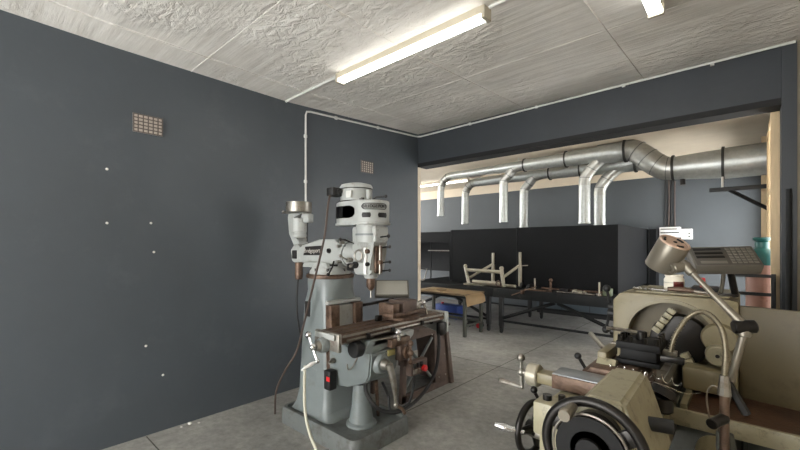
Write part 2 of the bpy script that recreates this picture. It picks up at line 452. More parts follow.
# ------------------------------------------------------------------ milling machine (front faces +X, table runs along Y)
MY = 2.15
mill = thing('milling_machine', (1.0, MY, 0), 'grey knee type milling machine with a vise on its table, standing by the dark wall', 'milling machine')
# base: sloped rim casting with recessed top
secs = [rrect(1.06,2.14,1.00,.64,.07,0), rrect(1.06,2.14,.99,.63,.07,.115), rrect(1.06,2.14,.965,.605,.06,.135), rrect(1.06,2.14,.915,.555,.05,.135), rrect(1.06,2.14,.90,.54,.05,.115)]
MB().loft(secs).build('base', M['mill_base'], mill)
# column: tapering box with rounded corners, flared foot and round head
def csec(x0, x1, wy, r, z): return rrect((x0+x1)/2, MY, x1-x0, wy, r, z)
colb = MB().loft([csec(.595,1.17,.50,.07,.11), csec(.62,1.10,.44,.07,.17), csec(.645,1.075,.40,.06,.28), csec(.665,1.06,.385,.055,.55), csec(.69,1.05,.37,.055,.9), csec(.70,1.04,.36,.05,1.02), csec(.705,1.045,.36,.12,1.16), csec(.68,1.06,.38,.17,1.22), csec(.675,1.065,.39,.19,1.262)])
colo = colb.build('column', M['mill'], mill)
MB().box(1.03,1.105,MY-.175,MY-.085,.42,1.05,.004).build('slideway', M['rusty'], mill)
MB().box(1.03,1.105,MY+.085,MY+.175,.42,1.05,.004).build('slideway', M['rusty'], mill)
MB().box(1.04,1.075,MY-.085,MY+.085,.42,1.04,.004).build('slideway_web', M['mill_light'], mill)
MB().box(1.03,1.075,MY-.182,MY+.182,1.052,1.085,.012).build('slideway_cap', M['mill_light'], mill)
MB().box(.755,.825,MY-.192,MY-.178,.93,1.06,.004).build('column_plate', M['plate'], mill)
MB().box(.80,.93,MY-.197,MY-.183,.40,.50,.004).build('access_cover', M['mill'], mill)
# turret
MB().lathe([(0,1.262),(.205,1.262),(.21,1.268),(.21,1.29),(.20,1.298),(0,1.298)], (.87,MY,0)).build('turret_ring', M['rusty'], mill)
tb = MB().lathe([(0,1.298),(.185,1.298),(.18,1.32),(.155,1.36),(.14,1.39),(0,1.39)], (.87,MY,0))
tb.build('turret', M['mill_light'], mill)
for a in (-2.2,-1.5,-.8,.1):
    MB().cyl((.87+.165*math.cos(a),MY+.165*math.sin(a),1.31),(.87+.165*math.cos(a),MY+.165*math.sin(a),1.35),.014,seg=6).build('turret_bolt', M['iron'], mill)
# ram
rm = MB().prism([(.50,1.42),(.53,1.385),(1.04,1.385),(1.12,1.42),(1.12,1.545),(1.03,1.60),(.80,1.60),(.56,1.545),(.50,1.52)], 'y', MY-.085, MY+.085, .014)
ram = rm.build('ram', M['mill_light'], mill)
MB().prism([(.62,1.352),(1.0,1.352),(.97,1.40),(.65,1.40)], 'y', MY-.13, MY+.13, .008).build('ram_slide', M['mill_light'], mill)
np_ = MB().prism([(.585,1.455),(.615,1.535),(.86,1.545),(.83,1.46)], 'y', MY-.0925, MY-.085, .002).build('name_plate', M['plate'], mill)
lettering('Bridgeport', .055, (.722,MY-.0935,1.498), rot3((1,0,.03),(0,0,1)), M['letter'], np_)
MB().cyl((.97,MY-.085,1.50),(.97,MY-.105,1.50),.022,seg=6).build('ram_bolt', M['iron'], mill)
# round adapter between ram and head
MB().cyl((1.115,MY,1.475),(1.15,MY,1.475),.105,.108,seg=36).build('adapter_ring', M['mill_light'], mill)
MB().lathe([(0,0),(.098,0),(.10,.02),(.085,.06),(.08,.12),(0,.12)], (1.15,MY,1.475),(1,0,0)).build('ram_adapter', M['mill_light'], mill)
MB().tube([(1.03,MY-.09,1.41),(1.07,MY-.14,1.36),(1.09,MY-.19,1.315)],.007).sph((1.092,MY-.195,1.31),.015).build('ram_lock_lever', M['iron'], mill)
for (x, z) in ((1.12,1.54),(1.12,1.41),(1.155,1.57)):
    MB().cyl((x,MY-.085,z),(x,MY-.125,z),.013,seg=8).build('adapter_bolt', M['steel'], mill)
# head
HX = 1.40
hd = MB().prism([(1.27,1.31),(1.45,1.31),(1.475,1.34),(1.475,1.555),(1.52,1.575),(1.52,1.70),(1.24,1.70),(1.24,1.42)], 'y', MY-.075, MY+.075, .022)
head = hd.build('head', M['mill_light'], mill)
MB().cyl((HX-.01,MY,1.57),(HX-.01,MY,1.715),.125,.118,seg=36).build('gear_housing', M['mill_light'], mill)
MB().cyl((HX-.01,MY,1.625),(HX-.01,MY,1.64),.128,seg=36).build('gear_housing_band', M['mill'], mill)
MB().cyl((1.36,MY-.07,1.465),(1.36,MY-.105,1.465),.055,seg=28,bev=.006).build('feed_cover', M['mill_light'], mill)
MB().torus((1.36,MY-.108,1.465),(0,1,0),.043,.007,28,8).build('feed_dial', M['steel'], mill)
MB().prism([(1.40,1.32),(1.43,1.32),(1.43,1.53),(1.40,1.53)],'y',MY-.092,MY-.074,.004).build('scale_strip', M['white'], mill)
MB().box(1.472,1.492,MY-.045,MY+.03,1.33,1.54,.004).build('depth_stop_slot', M['rusty'], mill)
MB().cyl((1.502,MY-.01,1.325),(1.502,MY-.01,1.55),.008,seg=10).build('depth_stop_screw', M['steel'], mill)
MB().cyl((1.502,MY-.01,1.40),(1.502,MY-.01,1.43),.024,seg=16,bev=.004).build('depth_stop_nut', M['rusty'], mill)
for z in (1.53,1.41,1.345):
    MB().tube([(1.475,MY+.04,z),(1.535,MY+.06,z+.006)],.006,8).sph((1.54,MY+.062,z+.006),.013).build('lock_knob', M['black'], mill)
MB().tube([(1.50,MY-.02,1.61),(1.60,MY-.02,1.618)],.006,8).sph((1.605,MY-.02,1.618),.014).build('speed_lever', M['black'], mill)
MB().tube([(1.27,MY-.07,1.56),(1.23,MY-.13,1.59),(1.19,MY-.15,1.595)],.006,8).sph((1.19,MY-.15,1.595),.014).build('clutch_lever', M['iron'], mill)
MB().tube([(1.27,MY-.07,1.40),(1.31,MY-.14,1.385)],.006,8).sph((1.312,MY-.145,1.383),.014).build('quill_lever', M['steel'], mill)
MB().cyl((HX-.01,MY,1.315),(HX-.01,MY,1.285),.062,.05).build('quill', M['mill_light'], mill)
ck = MB().lathe([(0,.10),(.034,.10),(.036,.085),(.036,.04),(.028,.02),(.012,0),(0,0)], (HX-.01,MY,1.185))
ck.build('drill_chuck', M['rusty'], mill)
MB().cyl((HX-.01,MY,1.128),(HX-.01,MY,1.19),.005,seg=8).build('drill_bit', M['steel'], mill)
for k in range(6):
    a = 2*PI*k/6+.3
    MB().cyl((1.148,MY+.09*math.cos(a),1.475+.09*math.sin(a)),(1.168,MY+.09*math.cos(a),1.475+.09*math.sin(a)),.012,seg=6).build('adapter_bolt', M['iron'], mill)
MB().box(1.16,1.26,MY-.06,MY+.05,1.335,1.40,.012).build('worm_housing', M['iron'], mill)
MB().cyl((1.24,MY-.05,1.43),(1.24,MY-.12,1.43),.02,seg=18,bev=.003).build('worm_shaft', M['steel'], mill)
MB().cyl((1.30,MY-.075,1.39),(1.30,MY-.10,1.39),.028,seg=20,bev=.004).build('feed_knob', M['black'], mill)
MB().cyl((1.44,MY-.07,1.50),(1.44,MY-.10,1.50),.018,seg=14,bev=.003).build('feed_knob', M['rusty'], mill)
MB().cyl((1.44,MY-.07,1.40),(1.44,MY-.10,1.40),.016,seg=14,bev=.003).build('feed_knob', M['iron'], mill)
MB().tube([(1.24,MY-.12,1.43),(1.22,MY-.17,1.46)],.006,8).sph((1.22,MY-.175,1.463),.013).build('worm_lever', M['steel'], mill)
MB().box(.62,1.08,MY-.10,MY-.086,1.37,1.385,.003).build('slide_gib', M['iron'], mill)
# belt housing: stadium outline
def stadium(x0, x1, r, n=16):
    pts = []
    for k in range(n+1): a = -PI/2+PI*k/n; pts.append((x1-r+r*math.cos(a), MY+r*math.sin(a)))
    for k in range(n+1): a = PI/2+PI*k/n; pts.append((x0+r+r*math.cos(a), MY+r*math.sin(a)))
    return pts
MB().prism(stadium(1.04,1.54,.1455), 'z', 1.722, 1.90, .014).build('belt_housing', M['mill_light'], mill)
MB().prism(stadium(1.03,1.55,.152), 'z', 1.71, 1.728, .004).build('belt_housing_rim', M['mill_light'], mill)
# dark belt opening on the left end, following the curve
op = MB(); R_ = .1495
A = []; B = []
for k in range(15):
    a = PI*(1.02)+ (PI*.46)*k/14
    x, y = 1.185+R_*math.cos(a), MY+R_*math.sin(a)
    A.append((x, y))
A += [(1.20+.02*q_, MY-R_) for q_ in range(1, 9)]
n = len(A); lo = []; hi = []
for k, (x, y) in enumerate(A):
    e = min(k, n-1-k); ins = (.026 if e == 0 else .012 if e == 1 else .004 if e == 2 else 0)
    lo.append(op.bm.verts.new((x, y, 1.765+ins))); hi.append(op.bm.verts.new((x, y, 1.862-ins)))
for k in range(n-1): op.bm.faces.new((lo[k], lo[k+1], hi[k+1], hi[k]))
bmesh.ops.solidify(op.bm, geom=op.bm.faces[:], thickness=.004)
op.build('belt_opening', M['black'], mill)
# oval badge + speed plates on the rounded front of the housing
def curved_plate(name, a0, a1, z0, z1, m, r=.1465, x1=1.395, n=14, rnd=.4, parent=mill):
    mb = MB(); lo = []; hi = []; zc_ = (z0+z1)/2; hh = (z1-z0)/2
    for k in range(n+1):
        t = k/n; a = a0+(a1-a0)*t
        w_ = min(1, (min(t, 1-t)/rnd)) if rnd else 1
        f = math.sqrt(max(.04, 1-(1-w_)**2))
        x, y = x1+r*math.cos(a), MY+r*math.sin(a)
        lo.append(mb.bm.verts.new((x, y, zc_-hh*f))); hi.append(mb.bm.verts.new((x, y, zc_+hh*f)))
    for k in range(n): mb.bm.faces.new((lo[k], lo[k+1], hi[k+1], hi[k]))
    bmesh.ops.solidify(mb.bm, geom=mb.bm.faces[:], thickness=.003)
    return mb.build(name, m, parent)
badge = curved_plate('maker_badge', -PI*.42, PI*.06, 1.823, 1.872, M['plate'], rnd=.14)
curved_plate('badge_field', -PI*.40, PI*.04, 1.828, 1.867, M['mill_light'], r=.148, rnd=.14, parent=badge)
for k, ch in enumerate('BRIDGEPORT'):
    a = -PI*.375 + PI*.39*k/9
    lettering(ch, .034, (1.395+.1515*math.cos(a), MY+.1515*math.sin(a), 1.8475), rot3((-math.sin(a), math.cos(a), 0), (0,0,1)), M['red'] if 0 else M['plate'], badge, 'letter')
curved_plate('speed_plate', -PI*.41, -PI*.25, 1.762, 1.80, M['plate'], rnd=.05)
curved_plate('speed_plate', -PI*.13, PI*.06, 1.762, 1.80, M['plate'], rnd=.05)
# motor
MX = 1.215
mo = MB().lathe([(0,0),(.130,0),(.132,.005),(.132,.110),(.138,.113),(.138,.126),(.125,.146),(.07,.160),(0,.163)], (MX,MY,1.90))
mo.build('motor', M['mill_light'], mill)
MB().torus((MX,MY,2.010),(0,0,1),.135,.004,36,8).build('motor_band', M['iron'], mill)
MB().torus((MX,MY,1.905),(0,0,1),.136,.006,36,8).build('motor_band', M['iron'], mill)
jb = MB().box(1.09,1.18,MY-.215,MY-.10,1.945,2.015,.01).build('junction_box', M['black'], mill)
MB().cyl((1.20,MY-.16,1.98),(1.175,MY-.16,1.98),.022,seg=16).build('cable_gland', M['black'], jb)
MB().box(MX+.02,MX+.08,MY-.130,MY-.114,1.93,1.985,.002).build('motor_plate', M['conduit'], mill)
MB().cyl((1.372,MY-.01,1.895),(1.372,MY-.01,1.99),.018,seg=14).build('drawbar_cover', M['mill_light'], mill)
MB().tube([(1.43,MY-.02,1.905),(1.47,MY-.02,1.925),(1.53,MY+.02,1.93)],.007,8).sph((1.535,MY+.022,1.93),.014).build('brake_lever', M['black'], mill)
for x, y in ((1.36,MY-.08),(1.40,MY-.10),(1.33,MY+.09)):
    MB().cyl((x,y,1.895),(x,y,1.92),.014,seg=8).build('housing_bolt', M['iron'], mill)
# slotting head on the back of the ram
SX = .42
MB().prism([(.36,1.40),(.40,1.38),(.52,1.39),(.54,1.44),(.52,1.53),(.46,1.56),(.40,1.555),(.34,1.50)], 'y', MY-.075, MY+.075, .014).build('slotting_head', M['mill_light'], mill)
MB().prism([(.375,1.53),(.28,1.66),(.255,1.82),(.27,1.86),(.52,1.86),(.52,1.84),(.36,1.83),(.36,1.70),(.44,1.60),(.46,1.55)], 'y', MY-.055, MY+.055, .012).build('motor_bracket', M['mill_light'], mill)
sm = MB().lathe([(0,0),(.06,0),(.068,.012),(.062,.05),(.075,.055),(.075,.18),(0,.18)], (.46,MY-.05,1.62))
sm.build('slotter_motor', M['mill_light'], mill)
for a in range(10):
    t_ = 2*PI*a/10
slm = MB()
slm.lathe([(0,0),(.118,0),(.122,.004),(.122,.096),(.116,.10),(0,.10)], (.42,MY-.03,1.862))
slm.build('pulley_cover', M['steel'], mill)
MB().box(.50,.62,MY-.06,MY+.0,1.76,1.84,.01).build('switch_box', M['mill_light'], mill)
MB().box(.395,.455,MY-.092,MY-.073,1.42,1.50,.004).build('slotter_plate', M['plate'], mill)
MB().cyl((.42,MY-.03,1.40),(.42,MY-.03,1.22),.036,.036,seg=20,bev=.008).build('slotter_ram', M['rusty'], mill)
MB().tube([(.56,MY-.03,1.78),(.575,MY-.04,1.70),(.57,MY-.04,1.58)], .006, 8, smooth=4).build('motor_cable', M['rubber'], mill)
MB().tube([(.29,MY-.06,1.86),(.27,MY-.10,1.87)],.008,8).sph((.268,MY-.105,1.872),.016).build('clamp_lever', M['steel'], mill)
# knee
kn = MB().loft([
    [(1.09,MY-.165,.40),(1.30,MY-.155,.42),(1.48,MY-.13,.50),(1.50,MY+.13,.50),(1.30,MY+.155,.42),(1.09,MY+.165,.40)],
    [(1.09,MY-.185,.50),(1.32,MY-.175,.50),(1.53,MY-.15,.555),(1.53,MY+.15,.555),(1.32,MY+.175,.50),(1.09,MY+.185,.50)],
    [(1.09,MY-.19,.73),(1.32,MY-.185,.73),(1.56,MY-.16,.73),(1.56,MY+.16,.73),(1.32,MY+.185,.73),(1.09,MY+.19,.73)],
    [(1.09,MY-.175,.765),(1.32,MY-.17,.765),(1.53,MY-.15,.765),(1.53,MY+.15,.765),(1.32,MY+.17,.765),(1.09,MY+.175,.765)]])
bmesh.ops.bevel(kn.bm, geom=kn.bm.edges[:], offset=.012, segments=2, affect='EDGES')
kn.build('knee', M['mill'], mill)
# round nose on the knee and the elevating crank
MB().cyl((1.50,MY-.05,.645),(1.585,MY-.05,.645),.085,.072,seg=32,bev=.01).build('crank_boss', M['mill'], mill)
MB().cyl((1.58,MY-.05,.645),(1.635,MY-.05,.645),.042,.036,seg=24,bev=.005).build('crank_hub', M['steel'], mill)
cr = MB().tube([(1.64,MY-.05,.655),(1.66,MY-.03,.55),(1.665,MY-.01,.42),(1.66,MY+.0,.35)],.02,12,smooth=4,radii=[.03,.026,.016,.013])
cr.sph((1.66,MY+.0,.345),.02)
cro = cr.build('elevating_crank', M['steel'], mill)
MB().tube([(1.66,MY,.345),(1.69,MY+.04,.31),(1.70,MY+.06,.27)],.013,10).build('crank_grip', M['rusty'], cro)
# cross feed dial box
MB().box(1.53,1.60,MY+.12,MY+.25,.63,.76,.008).build('cross_feed_bracket', M['brown_iron'], mill)
MB().cyl((1.60,MY+.185,.695),(1.63,MY+.185,.695),.05,seg=28,bev=.004).build('cross_feed_dial', M['rusty'], mill)
ch = MB().tube([(1.65,MY+.185,.76),(1.65,MY+.185,.63)],.010,10).sph((1.65,MY+.185,.77),.024).sph((1.65,MY+.185,.62),.022).sph((1.65,MY+.185,.695),.026)
ch.build('cross_feed_handle', M['rusty'], mill)
# elevating screw pedestal
MB().lathe([(0,.11),(.125,.11),(.12,.13),(.098,.145),(.078,.27),(.066,.44),(0,.44)], (1.32,MY-.04,0)).build('screw_pedestal', M['mill'], mill)
MB().tube([(1.40,MY+.05,.45),(1.36,MY+.11,.14)],.014,10).build('brace_rod', M['rusty'], mill)
# saddle
MB().prism([(1.22,.765),(1.54,.765),(1.56,.79),(1.56,.835),(1.24,.835)], 'y', MY-.13, MY+.24, .006).build('saddle', M['steel'], mill)
MB().box(1.53,1.60,MY+.02,MY+.24,.755,.815,.006).build('saddle_gib', M['rusty'], mill)
MB().prism([(MY-.22,.755),(MY-.13,.735),(MY+.02,.76),(MY+.02,.83),(MY-.17,.84)], 'x', 1.44, 1.56, .008).build('saddle_wing', M['mill'], mill)
MB().prism([(MY+.26,.755),(MY+.33,.80),(MY+.34,.845),(MY+.20,.845),(MY+.20,.755)], 'x', 1.40, 1.56, .008).build('saddle_wing', M['mill_light'], mill)
MB().tube([(1.585,MY+.10,.87),(1.60,MY+.10,.80)],.018,10).sph((1.59,MY+.10,.865),.026).build('table_lock', M['chrome'], mill)
# table with T-slots
T0, T1 = 1.73, 2.96
def tsl(mb, x): return mb
tp = [(1.27,.862),(1.27,.918),(1.305,.918),(1.305,.900),(1.321,.900),(1.321,.918),(1.392,.918),(1.392,.900),(1.408,.900),(1.408,.918),(1.479,.918),(1.479,.900),(1.495,.900),(1.495,.918),(1.53,.918),(1.53,.895),(1.522,.893),(1.522,.886),(1.53,.884),(1.53,.862),(1.48,.835),(1.32,.835)]
MB().prism(tp, 'y', T0, T1).build('table', M['rusty'], mill)
MB().box(1.529,1.534,T0+.01,T1-.02,.898,.915,.001).build('table_edge', M['steel'], mill)
for z_ in (.868,): MB().box(1.529,1.537,T0+.05,T1-.08,z_-.004,z_+.012,.002).build('stop_rail', M['steel'], mill)
for y_ in (1.98,2.25,2.62): MB().box(1.53,1.552,y_-.015,y_+.015,.86,.895,.003).build('trip_dog', M['iron'], mill)
# near end bracket and handle
MB().prism([(1.26,.80),(1.54,.80),(1.54,.93),(1.26,.93)], 'y', T0-.03, T0, .008).build('table_end_bracket', M['steel'], mill)
MB().box(1.29,1.51,T0-.05,T0-.03,.885,.925,.005).build('end_plate', M['mill_light'], mill)
MB().cyl((1.39,T0-.03,.84),(1.39,T0-.085,.84),.058,.05,seg=28,bev=.005).build('feed_collar', M['mill'], mill)
MB().cyl((1.39,T0-.085,.84),(1.39,T0-.115,.84),.038,.03,seg=24,bev=.004).build('feed_dial', M['steel'], mill)
hx, hy, hz = 1.39, T0-.135, .84
bc = MB().cyl((hx,T0-.11,hz),(hx,hy-.012,hz),.016,seg=14).sph((hx,hy,hz),.024)
bc.tube([(hx-.05,hy,hz+.07),(hx+.05,hy,hz-.09)],.010,10,radii=[.008,.011]); bc.sph((hx-.055,hy,hz+.078),.024)
bc.sph((hx+.05,hy,hz-.09),.016)
bco = bc.build('ball_crank', M['chrome'], mill)
MB().tube([(hx+.05,hy-.01,hz-.09),(hx+.045,hy-.05,hz-.10),(hx+.04,hy-.12,hz-.125)],.012,10,radii=[.007,.014,.006],smooth=4).build('crank_grip', M['white'], bco)
# far end bracket
MB().prism([(1.26,.76),(1.50,.72),(1.56,.74),(1.56,.93),(1.26,.93)], 'y', T1, T1+.035, .01).build('table_end_bracket', M['mill_light'], mill)
MB().cyl((1.44,T1+.03,.83),(1.44,T1+.075,.83),.04,seg=20,bev=.005).build('feed_collar', M['steel'], mill)
MB().tube([(1.44,T1+.08,.83),(1.50,T1+.10,.80)],.009,8).sph((1.51,T1+.10,.797),.018).build('feed_lever', M['steel'], mill)
MB().box(1.51,1.56,T1-.10,T1-.01,.72,.84,.01).build('limit_switch', M['iron'], mill)
MB().cyl((1.50,1.86,.785),(1.50,1.93,.785),.06,seg=24,bev=.006).build('feed_motor_cap', M['black'], mill)
# switch on the column side with red label
sw = MB().box(1.12,1.20,MY-.265,MY-.19,.40,.555,.012).build('control_switch', M['black'], mill)
MB().box(1.16,1.202,MY-.268,MY-.262,.475,.51,.002).build('switch_label', M['red'], sw)
MB().tube([(1.16,MY-.19,.62),(1.18,MY-.235,.63),(1.19,MY-.26,.62)],.012,8).sph((1.16,MY-.2,.62),.024).build('grease_nipple', M['steel'], mill)
MB().tube([(1.42,MY-.17,.69),(1.40,MY-.205,.62),(1.34,MY-.195,.585),(1.31,MY-.18,.62)],.005,8,smooth=5).build('oil_pipe', M['steel'], mill)
MB().prism([(MY+.02,.685),(MY+.10,.685),(MY+.10,.73),(MY+.02,.73)],'x',1.552,1.565,.002).build('warning_plate', mat('yellow_label', rgb(190,180,120), .5), mill)
# push-button box
pb = MB().box(1.56,1.62,MY+.23,MY+.44,.485,.60,.006).build('push_button_box', M['brown_iron'], mill)
for k in range(3): MB().box(1.619,1.632,MY+.25+k*.045,MY+.28+k*.045,.55,.585,.003).build('push_button', M['black'], pb)
MB().cyl((1.618,MY+.385,.525),(1.65,MY+.385,.525),.026,seg=18,bev=.004).build('emergency_button', M['red'], pb)
MB().box(1.618,1.628,MY+.25,MY+.34,.50,.535,.003).build('button_plate', M['steel'], pb)
MB().box(1.50,1.57,MY+.20,MY+.25,.56,.70,.006).build('button_box_arm', M['brown_iron'], mill)
# digital display of the mill on an arm from the column
dsp = MB(); DC = V((1.05,2.76,1.12))
Rm = rot3((.72,.69,0), (-.50,.52,.69))
dsp.box(-.165,.165,-.10,.10,-.02,.02,.008, mtx=Matrix.Translation(DC)@Rm.to_4x4())
dd = dsp.build('display_unit', M['dro'], mill)
d2 = MB(); d2.box(-.15,.15,-.085,.085,.019,.023,.002, mtx=Matrix.Translation(DC)@Rm.to_4x4()); d2.build('display_face', M['display'], dd)
MB().tube([(1.03,MY+.16,1.0),(1.02,2.5,1.0),(1.06,2.75,1.02),(1.08,2.79,1.10)],.014,10).build('display_arm', M['iron'], mill)

# vise on the mill table
vi = thing('machine_vise', (1.42,2.44,.918), 'brown rusty machine vise bolted on the milling table', 'vise')
MB().lathe([(0,.9185),(.155,.9185),(.16,.925),(.16,.94),(.145,.948),(0,.948)], (1.41,2.42,0)).build('swivel_base', M['rusty'], vi)
MB().prism([(2.22,.948),(2.64,.948),(2.67,.965),(2.66,.985),(2.22,.985)], 'x', 1.33, 1.49, .006).build('vise_body', M['rusty'], vi)
MB().box(1.325,1.495,2.22,2.30,.985,1.065,.008).build('fixed_jaw', M['rusty'], vi)
MB().box(1.32,1.50,2.345,2.52,.985,1.078,.008).build('moving_jaw', M['brown_iron'], vi)
MB().prism([(2.50,.985),(2.62,.985),(2.60,1.03),(2.50,1.06)],'x',1.35,1.47,.006).build('screw_housing', M['steel'], vi)
MB().cyl((1.41,2.60,1.02),(1.41,2.69,1.02),.022,seg=16).build('vise_screw', M['steel'], vi)
vh = MB().cyl((1.41,2.685,1.02),(1.41,2.72,1.02),.028,seg=8)
vh.tube([(1.42,2.705,1.02),(1.46,2.705,.94),(1.465,2.705,.86)],.010,10).sph((1.468,2.705,.845),.02)
vho = vh.build('vise_handle', M['chrome'], vi)
MB().sph((1.51,2.705,.86),.024).tube([(1.468,2.705,.845),(1.51,2.705,.86)],.008).build('handle_knob', M['iron'], vho)
MB().box(1.34,1.37,2.16,2.22,.9185,.965,.004).build('clamp', M['iron'], vi)

vi.location.y += .08
# hoses and cables of the mill
tag(MB().tube([(1.13,MY-.205,1.955),(1.16,MY-.25,1.86),(1.12,MY-.26,1.59),(.96,MY-.26,1.18),(.82,MY-.26,.825),(.74,MY-.27,.62),(.62,MY-.30,.45),(.52,MY-.33,.25),(.45,MY-.30,.02)], .009, 8, smooth=5).build('power_cable', M['cable']), 'brown power cable hanging from the mill motor down past the column', 'cable')
tag(MB().tube([(1.375,1.54,.72),(1.368,1.54,.6),(1.39,1.53,.42),(1.47,1.51,.30),(1.575,1.50,.20),(1.72,1.47,.06),(1.86,1.42,.012)], .0105, 10, smooth=6).build('hose', M['hose_pale']), 'pale hose hanging beside the mill base below the near handle', 'hose')
tag(MB().tube([(1.54,2.86,.74),(1.57,2.82,.62),(1.58,2.76,.44),(1.58,2.59,.29),(1.58,2.31,.225),(1.56,2.08,.30),(1.48,2.02,.42),(1.44,2.05,.50)], .015, 10, smooth=6).build('flexible_conduit', M['rubber']), 'black flexible conduit looping down from the far end of the mill table', 'cable')
tag(MB().tube([(1.59,MY+.30,.48),(1.58,MY+.30,.36),(1.56,MY+.25,.24),(1.48,MY+.14,.20),(1.43,MY+.16,.30),(1.40,MY+.12,.42)], .011, 10, smooth=6).build('flexible_conduit', M['rubber']), 'short black cable hanging under the push button box of the mill', 'cable')
tag(MB().tube([(.38,MY+.02,1.38),(.36,MY,1.2),(.39,MY-.03,.9),(.42,MY+.02,.5),(.40,MY+.1,.02)], .008, 8, smooth=5).build('power_cable', M['rubber']), 'thin dark cable hanging behind the milling machine near the wall', 'cable')

# brown steel stand behind the mill, open front with an X brace
st = thing('machine_stand', (.98,3.27,0), 'brown sheet steel stand with X brace and sloping side behind the milling table', 'stand')
def stand():
    # side frame facing +X, trapezoid in Y-Z
    f = MB()
    X0, X1 = 1.10, 1.14
    f.prism([(2.80,.0),(2.86,0),(2.90,.66),(2.84,.66)], 'x', X0, X1)
    f.prism([(2.80,.0),(3.62,0),(3.62,.07),(2.80,.07)], 'x', X0, X1)
    f.prism([(2.84,.60),(3.52,.60),(3.52,.66),(2.84,.66)], 'x', X0, X1)
    f.build('side_frame', M['brown_iron'], st)
    MB().prism([(3.34,.07),(3.62,.0),(3.50,.66),(3.32,.66)], 'x', X0-.008, X1+.004, .003).build('side_panel', M['brown_iron'], st)
    MB().prism([(3.60,0),(3.66,0),(3.54,.66),(3.49,.66)], 'x', .72, X1+.03, .003).build('end_panel', M['brown_iron'], st)
    MB().tube([(1.12,2.88,.14),(1.12,3.31,.56)],.016,8).build('brace', M['mill'], st)
    MB().tube([(1.105,3.31,.14),(1.105,2.90,.56)],.016,8).build('brace', M['mill'], st)
    MB().box(.70,1.15,2.82,3.52,.66,.69,.004).build('stand_top', M['brown_iron'], st)
    MB().prism([(2.80,.0),(2.86,0),(2.90,.66),(2.84,.66)], 'x', .70, .74).build('leg', M['brown_iron'], st)
    for y, z in ((3.28,.60),(3.38,.60),(3.46,.58),(3.28,.12),(3.40,.12),(3.52,.12),(3.50,.35)):
        MB().cyl((X1,y,z),(X1+.012,y,z),.009,seg=8).build('rivet', M['steel'], st)
stand()

# ------------------------------------------------------------------ extraction ducts in the back room
AY, AZ = 6.75, 3.0
M['seam'] = mat('duct_seam', rgb(120,122,120), .5, .6, .1)
def duct_run(root, y, z, secs):
    """secs: (x0, x1, r) from left to right"""
    for x0, x1, r0, r1 in secs:
        MB().cyl((x0,y,z),(x1,y,z),r0,r1,seg=32).build('duct_section', M['galv'], root)
def flange(root, c, ax, r, w=.03):
    c = V(c); a = V(ax).normalized()
    MB().cyl(c-a*w/2, c+a*w/2, r, seg=32).build('flange', M['flange'], root)
def drop_pipe(root, x, y, z, zb, r, bend=.3, lead=.0):
    # lateral leaving the main run leftwards, bending down; gored elbow plus straight drop
    pts = [(x+bend+.18+lead, y, z), (x+bend*.75, y, z-.02-.1*bend), (x+.11, y, z-bend*.55), (x+.015, y, z-bend*.92), (x, y, z-bend*1.25)]
    MB().tube(pts, r, 24, smooth=4).build('elbow', M['galvflex'], root)
    for k, t in enumerate((1, 2, 3)):
        a, b = V(pts[t]), V(pts[t+1]); d = (b-a).normalized()
        MB().cyl(a-d*.006, a+d*.006, r*1.05, seg=24).build('elbow_seam', M['seam'], root)
    MB().cyl((x,y,z-bend*1.25+.01),(x,y,zb), r*.97, seg=24).build('drop_pipe', M['galv'], root)
    MB().cyl((x,y,zb+.03),(x,y,zb), r*1.04, seg=24).build('drop_collar', M['galv'], root)
def end_elbow(root, x, y, z, zb, r):
    R = .28
    pts = [(x+R+.05, y, z)]+[(x+R-R*math.sin(a), y, z-R+R*math.cos(a)) for a in [PI/2*k/6 for k in range(7)]]+[(x, y, z-R-.03)]
    MB().tube(pts, r, 24).build('elbow', M['galvflex'], root)
    for a in (PI*.12, PI*.25, PI*.38):
        c = V((x+R-R*math.sin(a), y, z-R+R*math.cos(a))); d = V((-math.cos(a), 0, -math.sin(a)))
        MB().cyl(c-d*.006, c+d*.006, r*1.06, seg=24).build('elbow_seam', M['seam'], root)
    MB().cyl((x,y,z-R-.02),(x,y,zb), r*.97, seg=24).build('drop_pipe', M['galv'], root)
    MB().cyl((x,y,zb+.03),(x,y,zb), r*1.04, seg=24).build('drop_collar', M['galv'], root)

dA = thing('extraction_duct', (.6, AY, 2.0), 'nearer galvanised extraction duct with three drops, widening into the big pipe at the right wall', 'duct')
duct_run(dA, AY, AZ, [(-.97,.05,.075,.078),(.05,.62,.085,.088),(.62,1.35,.105,.108),(1.35,1.85,.122,.125),(1.85,2.235,.148,.150)])
end_elbow(dA, -1.26, AY, AZ, 2.17, .075)
drop_pipe(dA, .20, AY, AZ, 1.98, .08, .26)
drop_pipe(dA, 1.64, AY, AZ, 1.90, .09, .38)
for x, r in ((.62,.12),(1.35,.14)): flange(dA, (x,AY,AZ), (1,0,0), r, .02)
flange(dA, (2.235,AY,AZ), (1,0,0), .175, .03)
pts = [(2.50,AY,AZ),(2.62,AY-.01,AZ-.015),(2.76,AY-.03,AZ-.16),(2.90,AY-.05,AZ-.32),(3.03,AY-.08,AZ-.385),(3.10,AY-.10,AZ-.395)]
pts = [(2.235,AY,AZ),(2.34,AY,AZ-.01),(2.48,AY,AZ-.12),(2.60,AY,AZ-.24),(2.73,AY,AZ-.33),(2.84,AY,AZ-.35)]
ez, _ = catmull([V(p) for p in pts], 3)
MB().tube(pts, .15, 32, smooth=5, radii=[.15,.155,.16,.165,.165,.165]).build('offset_elbow', M['galvflex'], dA)
for k in (4,7,10,13):
    if k < len(ez)-1:
        d = (ez[k+1]-ez[k]).normalized(); MB().cyl(ez[k]-d*.006, ez[k]+d*.006, .167, seg=32).build('elbow_seam', M['seam'], dA)
